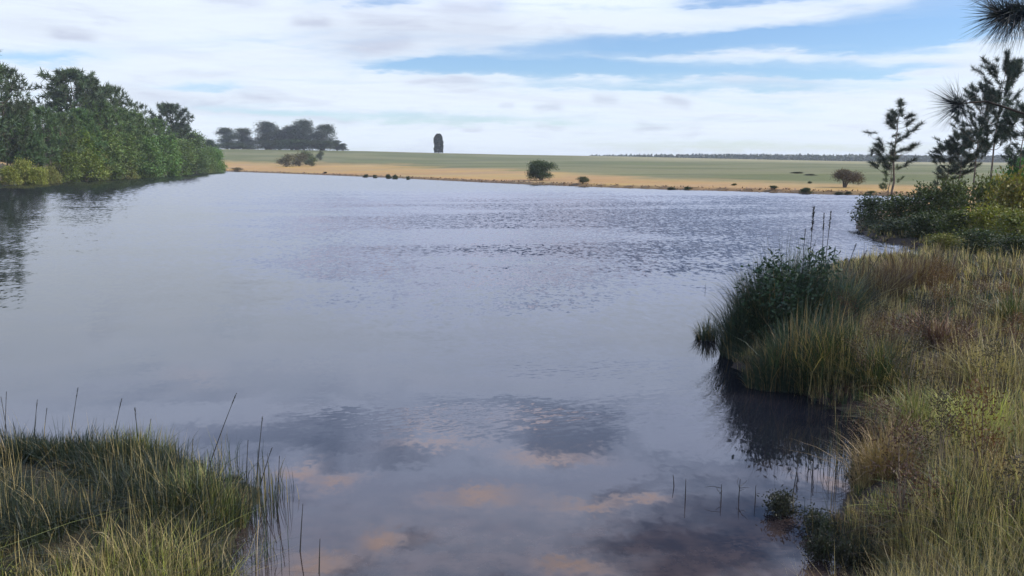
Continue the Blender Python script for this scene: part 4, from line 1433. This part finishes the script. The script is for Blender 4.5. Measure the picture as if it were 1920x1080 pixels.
# ---- the pine beside the camera, whose twigs hang into the top right corner
def near_pine():
    global rng
    rng = np.random.default_rng(41)
    bx, by = 4.3, 4.1
    o = empty('near_pine', (bx, by, ground_z(bx, by)), 'pine beside the camera whose needled twigs hang into the top right corner', 'pine tree')
    base = np.array([bx, by, ground_z(bx, by)])
    wood = MB()
    top = np.array([0.25, 0.1, 5.2])
    tp = np.array([(0, 0, -0.3), (0.03, 0, 1.2), (0.08, 0.02, 2.6), (0.15, 0.05, 4.0), top])
    tube(wood, tp, [0.10, 0.09, 0.075, 0.055, 0.02], GREY, 9)
    nd = MB()
    NC = np.array([0.030, 0.042, 0.050])

    def tuft(p, d, n=150, L=0.20, w=0.0032, spread=0.55, back=0.10):
        p, d = np.array(p), np.array(d) / np.linalg.norm(d)
        t = rng.random((n, 1))
        q = p - d * t * back
        dd = d * 0.75 + rng.normal(0, spread, (n, 3))
        needles(nd, q, dd, L * rng.uniform(.75, 1.1, n), w, cvar(NC, n, .3))

    def limb(p0, mids, p1, r, c=GREY):
        tube(wood, [p0] + mids + [p1], np.linspace(r, 0.003, len(mids) + 2), c, 6)
    # the twig in the middle: ends at pixel (1795, 195)
    e = np.array(at_depth(1792, 195, 4.3)) - base
    s0 = np.array([0.04, 0.01, 2.35])
    m_ = np.array(at_depth(1850, 190, 4.25)) - base
    limb(s0, [s0 * .45 + m_ * .55 + [0, 0, .06], m_], e, 0.011, GREY * 0.3)
    tuft(e, [-1, -.1, .12], 240, .185, .0034, .62, .05)
    # the top twig: heavy tuft at (1885, 30)
    e = np.array(at_depth(1872, 26, 3.9)) - base
    s1 = np.array([0.06, 0.01, 2.75])
    m_ = np.array(at_depth(1925, 22, 3.9)) - base
    limb(s1, [s1 * .45 + m_ * .55 + [0, 0, .03], m_], e, 0.014, GREY * 0.3)
    tuft(e, [-.9, 0, .15], 240, .17, .0036, .6, .06)
    for f in (0.3, .55, .8, 1.0):
        tuft(e * (1 - f) + m_ * f, [-.45, 0, -.75], 110, .235, .0034, .42, .05)
        tuft(e * (1 - f) + m_ * f, [-.3, .1, .8], 50, .17, .0034, .4, .05)
    tuft(np.array(at_depth(1838, -10, 3.9)) - base, [-.5, 0, .2], 90, .12, .0034, .6, .05)
    # the rest of the crown, out of frame
    for i in range(40):
        z = rng.uniform(2.6, 4.9)
        a = rng.uniform(-1.9, 1.9) if z < 3.9 else rng.uniform(0, 6.28)
        L = (1.5 if z < 4 else 1.9) * (1.15 - (z - 2.2) / 5.0) * rng.uniform(.6, 1)
        c = np.array([np.interp(z, [0, 6.2], [0, .25]), .02, z])
        d = np.array([math.cos(a), math.sin(a), .35])
        q = c + d * L
        limb(c, [c + d * L * .5 + [0, 0, -.05]], q, 0.014)
        for f in (.55, .75, .9, 1.0):
            tuft(c + d * L * f + rng.normal(0, .07, 3), d + rng.normal(0, .5, 3) + [0, 0, .4], 45, .22, .006, .6, .10)
    obj('trunk', wood.mesh('trunk'), M_bark, o)
    obj('crown', nd.mesh('crown'), M_needle, o)


near_pine()
# two more pines of the same belt just beyond the right edge; their shade lies on the point
for (x, y, h, k, lab) in [(10.6, 12.3, 7.5, 2, 'bank pine just beyond the right edge, nearer of two'), (13.0, 16.0, 8.0, 2, 'bank pine just beyond the right edge, farther of two')]:
    w_, c_, pw, ph = R[k]
    o = empty('pine_tree', (x, y, ground_z(x, y)), lab, 'pine tree', 'pines beyond the right edge', 1.0, (1.1, 1.1, h / ph))
    obj('trunk', w_, M_bark, o); obj('crown', c_, M_needle, o)


# ------------------------------------------------------------------ haze
def haze():
    m, t, out = new_mat('haze')
    v = t.nodes.new('ShaderNodeVolumePrincipled')
    v.inputs['Color'].default_value = (0.85, 0.92, 1.0, 1)
    v.inputs['Density'].default_value = 0.00030
    v.inputs['Anisotropy'].default_value = 0.2
    t.links.new(v.outputs[0], out.inputs['Volume'])
    R_, z0, z1 = 2100, -3.5, 24
    V = [(-R_, -R_, z0), (R_, -R_, z0), (R_, R_, z0), (-R_, R_, z0), (-R_, -R_, z1), (R_, -R_, z1), (R_, R_, z1), (-R_, R_, z1)]
    T = np.array([[3, 2, 1, 0], [4, 5, 6, 7], [0, 1, 5, 4], [1, 2, 6, 5], [2, 3, 7, 6], [3, 0, 4, 7]])
    obj('haze', mesh_of('haze', V, [T]), m, kind='stuff', label='thin bluish air haze over the lake and the far fields', category='haze')


haze()
